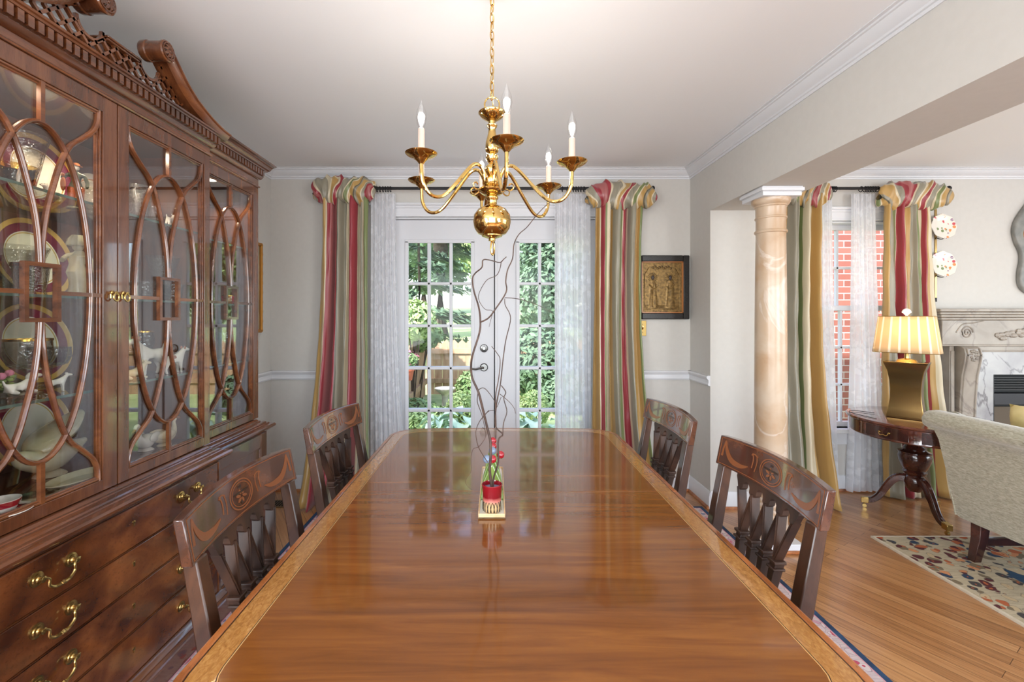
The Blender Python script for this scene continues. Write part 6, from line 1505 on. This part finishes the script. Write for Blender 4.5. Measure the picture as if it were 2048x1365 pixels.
# planting
def S_(px, py, d, rx, rz):
    c = at(px, py, d)
    top = c.z+rz
    if c.z-rz-GZ < .4: return (c.x, d, (top+GZ)/2), (rx, rx*.9, (top-GZ)/2)   # low plants fill down to the soil
    return (c.x, d, c.z), (rx, rx*.9, rz)
for lab, px, py, d, rx, rz, n, sz, m, sd in (
    ('clipped light green boxwood ball beside the bird bath', 921, 803, 5.6, .19, .13, 1500, .024, LEAFL, 1),
    ('clipped light green boxwood ball seen through the right door', 1068, 803, 5.6, .20, .14, 1500, .024, LEAFL, 2),
    ('dark leafy bush behind the boxwood ball by the bird bath', 942, 778, 7.0, .24, .28, 1100, .04, LEAFM, 3),
    ('tall dark green climbing shrub against the fence at the right door', 1085, 745, 7.4, .62, .80, 2400, .07, LEAFD, 4),
    ('low grey-green planting at the foot of the left fence', 834, 812, 5.9, .28, .10, 900, .035, LEAFM, 5),
    ('sunny yellow-green bush rising above the left fence', 822, 640, 6.6, .36, .30, 1500, .06, LEAFL, 6),
    ('leafy green bush hanging over the left fence corner', 834, 668, 7.3, .42, .28, 1500, .06, LEAFM, 7),
    ('low green ground cover in front of the bird bath', 882, 824, 5.7, .26, .06, 700, .03, LEAFM, 8),
    ('light feathery plant at the bottom left panes of the left door', 836, 842, 4.9, .26, .10, 900, .035, LEAFL, 9),
    ('dark ivy clump low beside the right boxwood ball', 1128, 800, 6.4, .30, .36, 1200, .05, LEAFD, 10)):
    c, r = S_(px, py, d, rx, rz); shrub('garden_shrub', lab, c, r, n, sz, m, sd, group='garden shrubs')
def hosta(lab, px, py, d, r, n, seed):
    c = at(px, py, d); t = thing('hosta_plant', lab, 'plant', (c.x, d, GZ), group='hosta plants by the doors'); b = bm_new(); q = random.Random(seed)
    for k in range(n):
        an = q.uniform(0,6.28); e_ = q.uniform(.35,1); L = r*q.uniform(.55,.8); dd = Vector((cos(an),sin(an),0)); o_ = Vector((c.x,d,GZ+.28*q.uniform(.7,1.3)))+dd*r*e_*.5; s = Vector((-dd.y,dd.x,0))
        pts = [o_, o_+dd*L*.3+s*L*.30+Vector((0,0,.05)), o_+dd*L*.65+s*L*.27+Vector((0,0,.03)), o_+dd*L-Vector((0,0,.05)), o_+dd*L*.65-s*L*.27+Vector((0,0,.03)), o_+dd*L*.3-s*L*.30+Vector((0,0,.05))]
        mid = [o_+dd*L*.3+Vector((0,0,.02)), o_+dd*L*.65+Vector((0,0,.0))]
        V = [b.verts.new(p) for p in pts]; Mv = [b.verts.new(p) for p in mid]
        for f in ((V[0],V[1],Mv[0]),(V[1],V[2],Mv[1],Mv[0]),(V[2],V[3],Mv[1]),(V[3],V[4],Mv[1]),(V[4],V[5],Mv[0],Mv[1]),(V[5],V[0],Mv[0])): b.faces.new(f)
    obj('leaves', b, HOSTA, t, smooth=80); b = bm_new()
    for k in range(8): tube(b, [(c.x+q.uniform(-.05,.05), d+q.uniform(-.05,.05), GZ-.01), (c.x+q.uniform(-.3,.3)*r, d+q.uniform(-.3,.3)*r, GZ+.27)], .008, 5)
    obj('stalks', b, LEAFL, t)
hosta('large blue-green hosta in the right-hand bottom panes of the left door', 938, 830, 4.75, .33, 30, 1)
hosta('blue-green hosta in the middle bottom panes of the left door', 880, 845, 4.4, .2, 22, 2)
hosta('blue-green hosta low behind the right door', 1075, 850, 4.5, .3, 22, 3)
c = at(817, 742, 5.75); t = thing('flower_pot', 'terracotta pot of pink flowers hung on the left fence', 'flower pot', (FXc+.12, 5.75, c.z-.12))
px_, pz_ = FXc+.10, c.z-.12
obj('pot', lathe(bm_new(), [(0,0),(.055,0),(.078,.12),(.085,.12),(.085,.15),(.075,.15),(0,.14)], (px_,5.75,pz_), 24), TERRA, t)
obj('foliage', leaves(bm_new(), (px_,5.75,pz_+.25), (.13,.13,.10), 450, .028, 3, .2), LEAFM, t, smooth=0); obj('flowers', leaves(bm_new(), (px_,5.75,pz_+.27), (.14,.14,.11), 60, .022, 4, .9), PINKF, t, smooth=0)
obj('wire_holder', tube(bm_new(), [(px_-.095,5.75,pz_+.02),(px_-.095,5.75,pz_+.13),(px_+.0,5.75,pz_+.135)], .006, 6), IRON, t)
# neighbouring brick wing outside the living-room window
struct('wall_brick_wing', box(bm_new(), 2.6, 5.2, 5.2, 5.5, GZ, 4.5), BRICK, smooth=0)
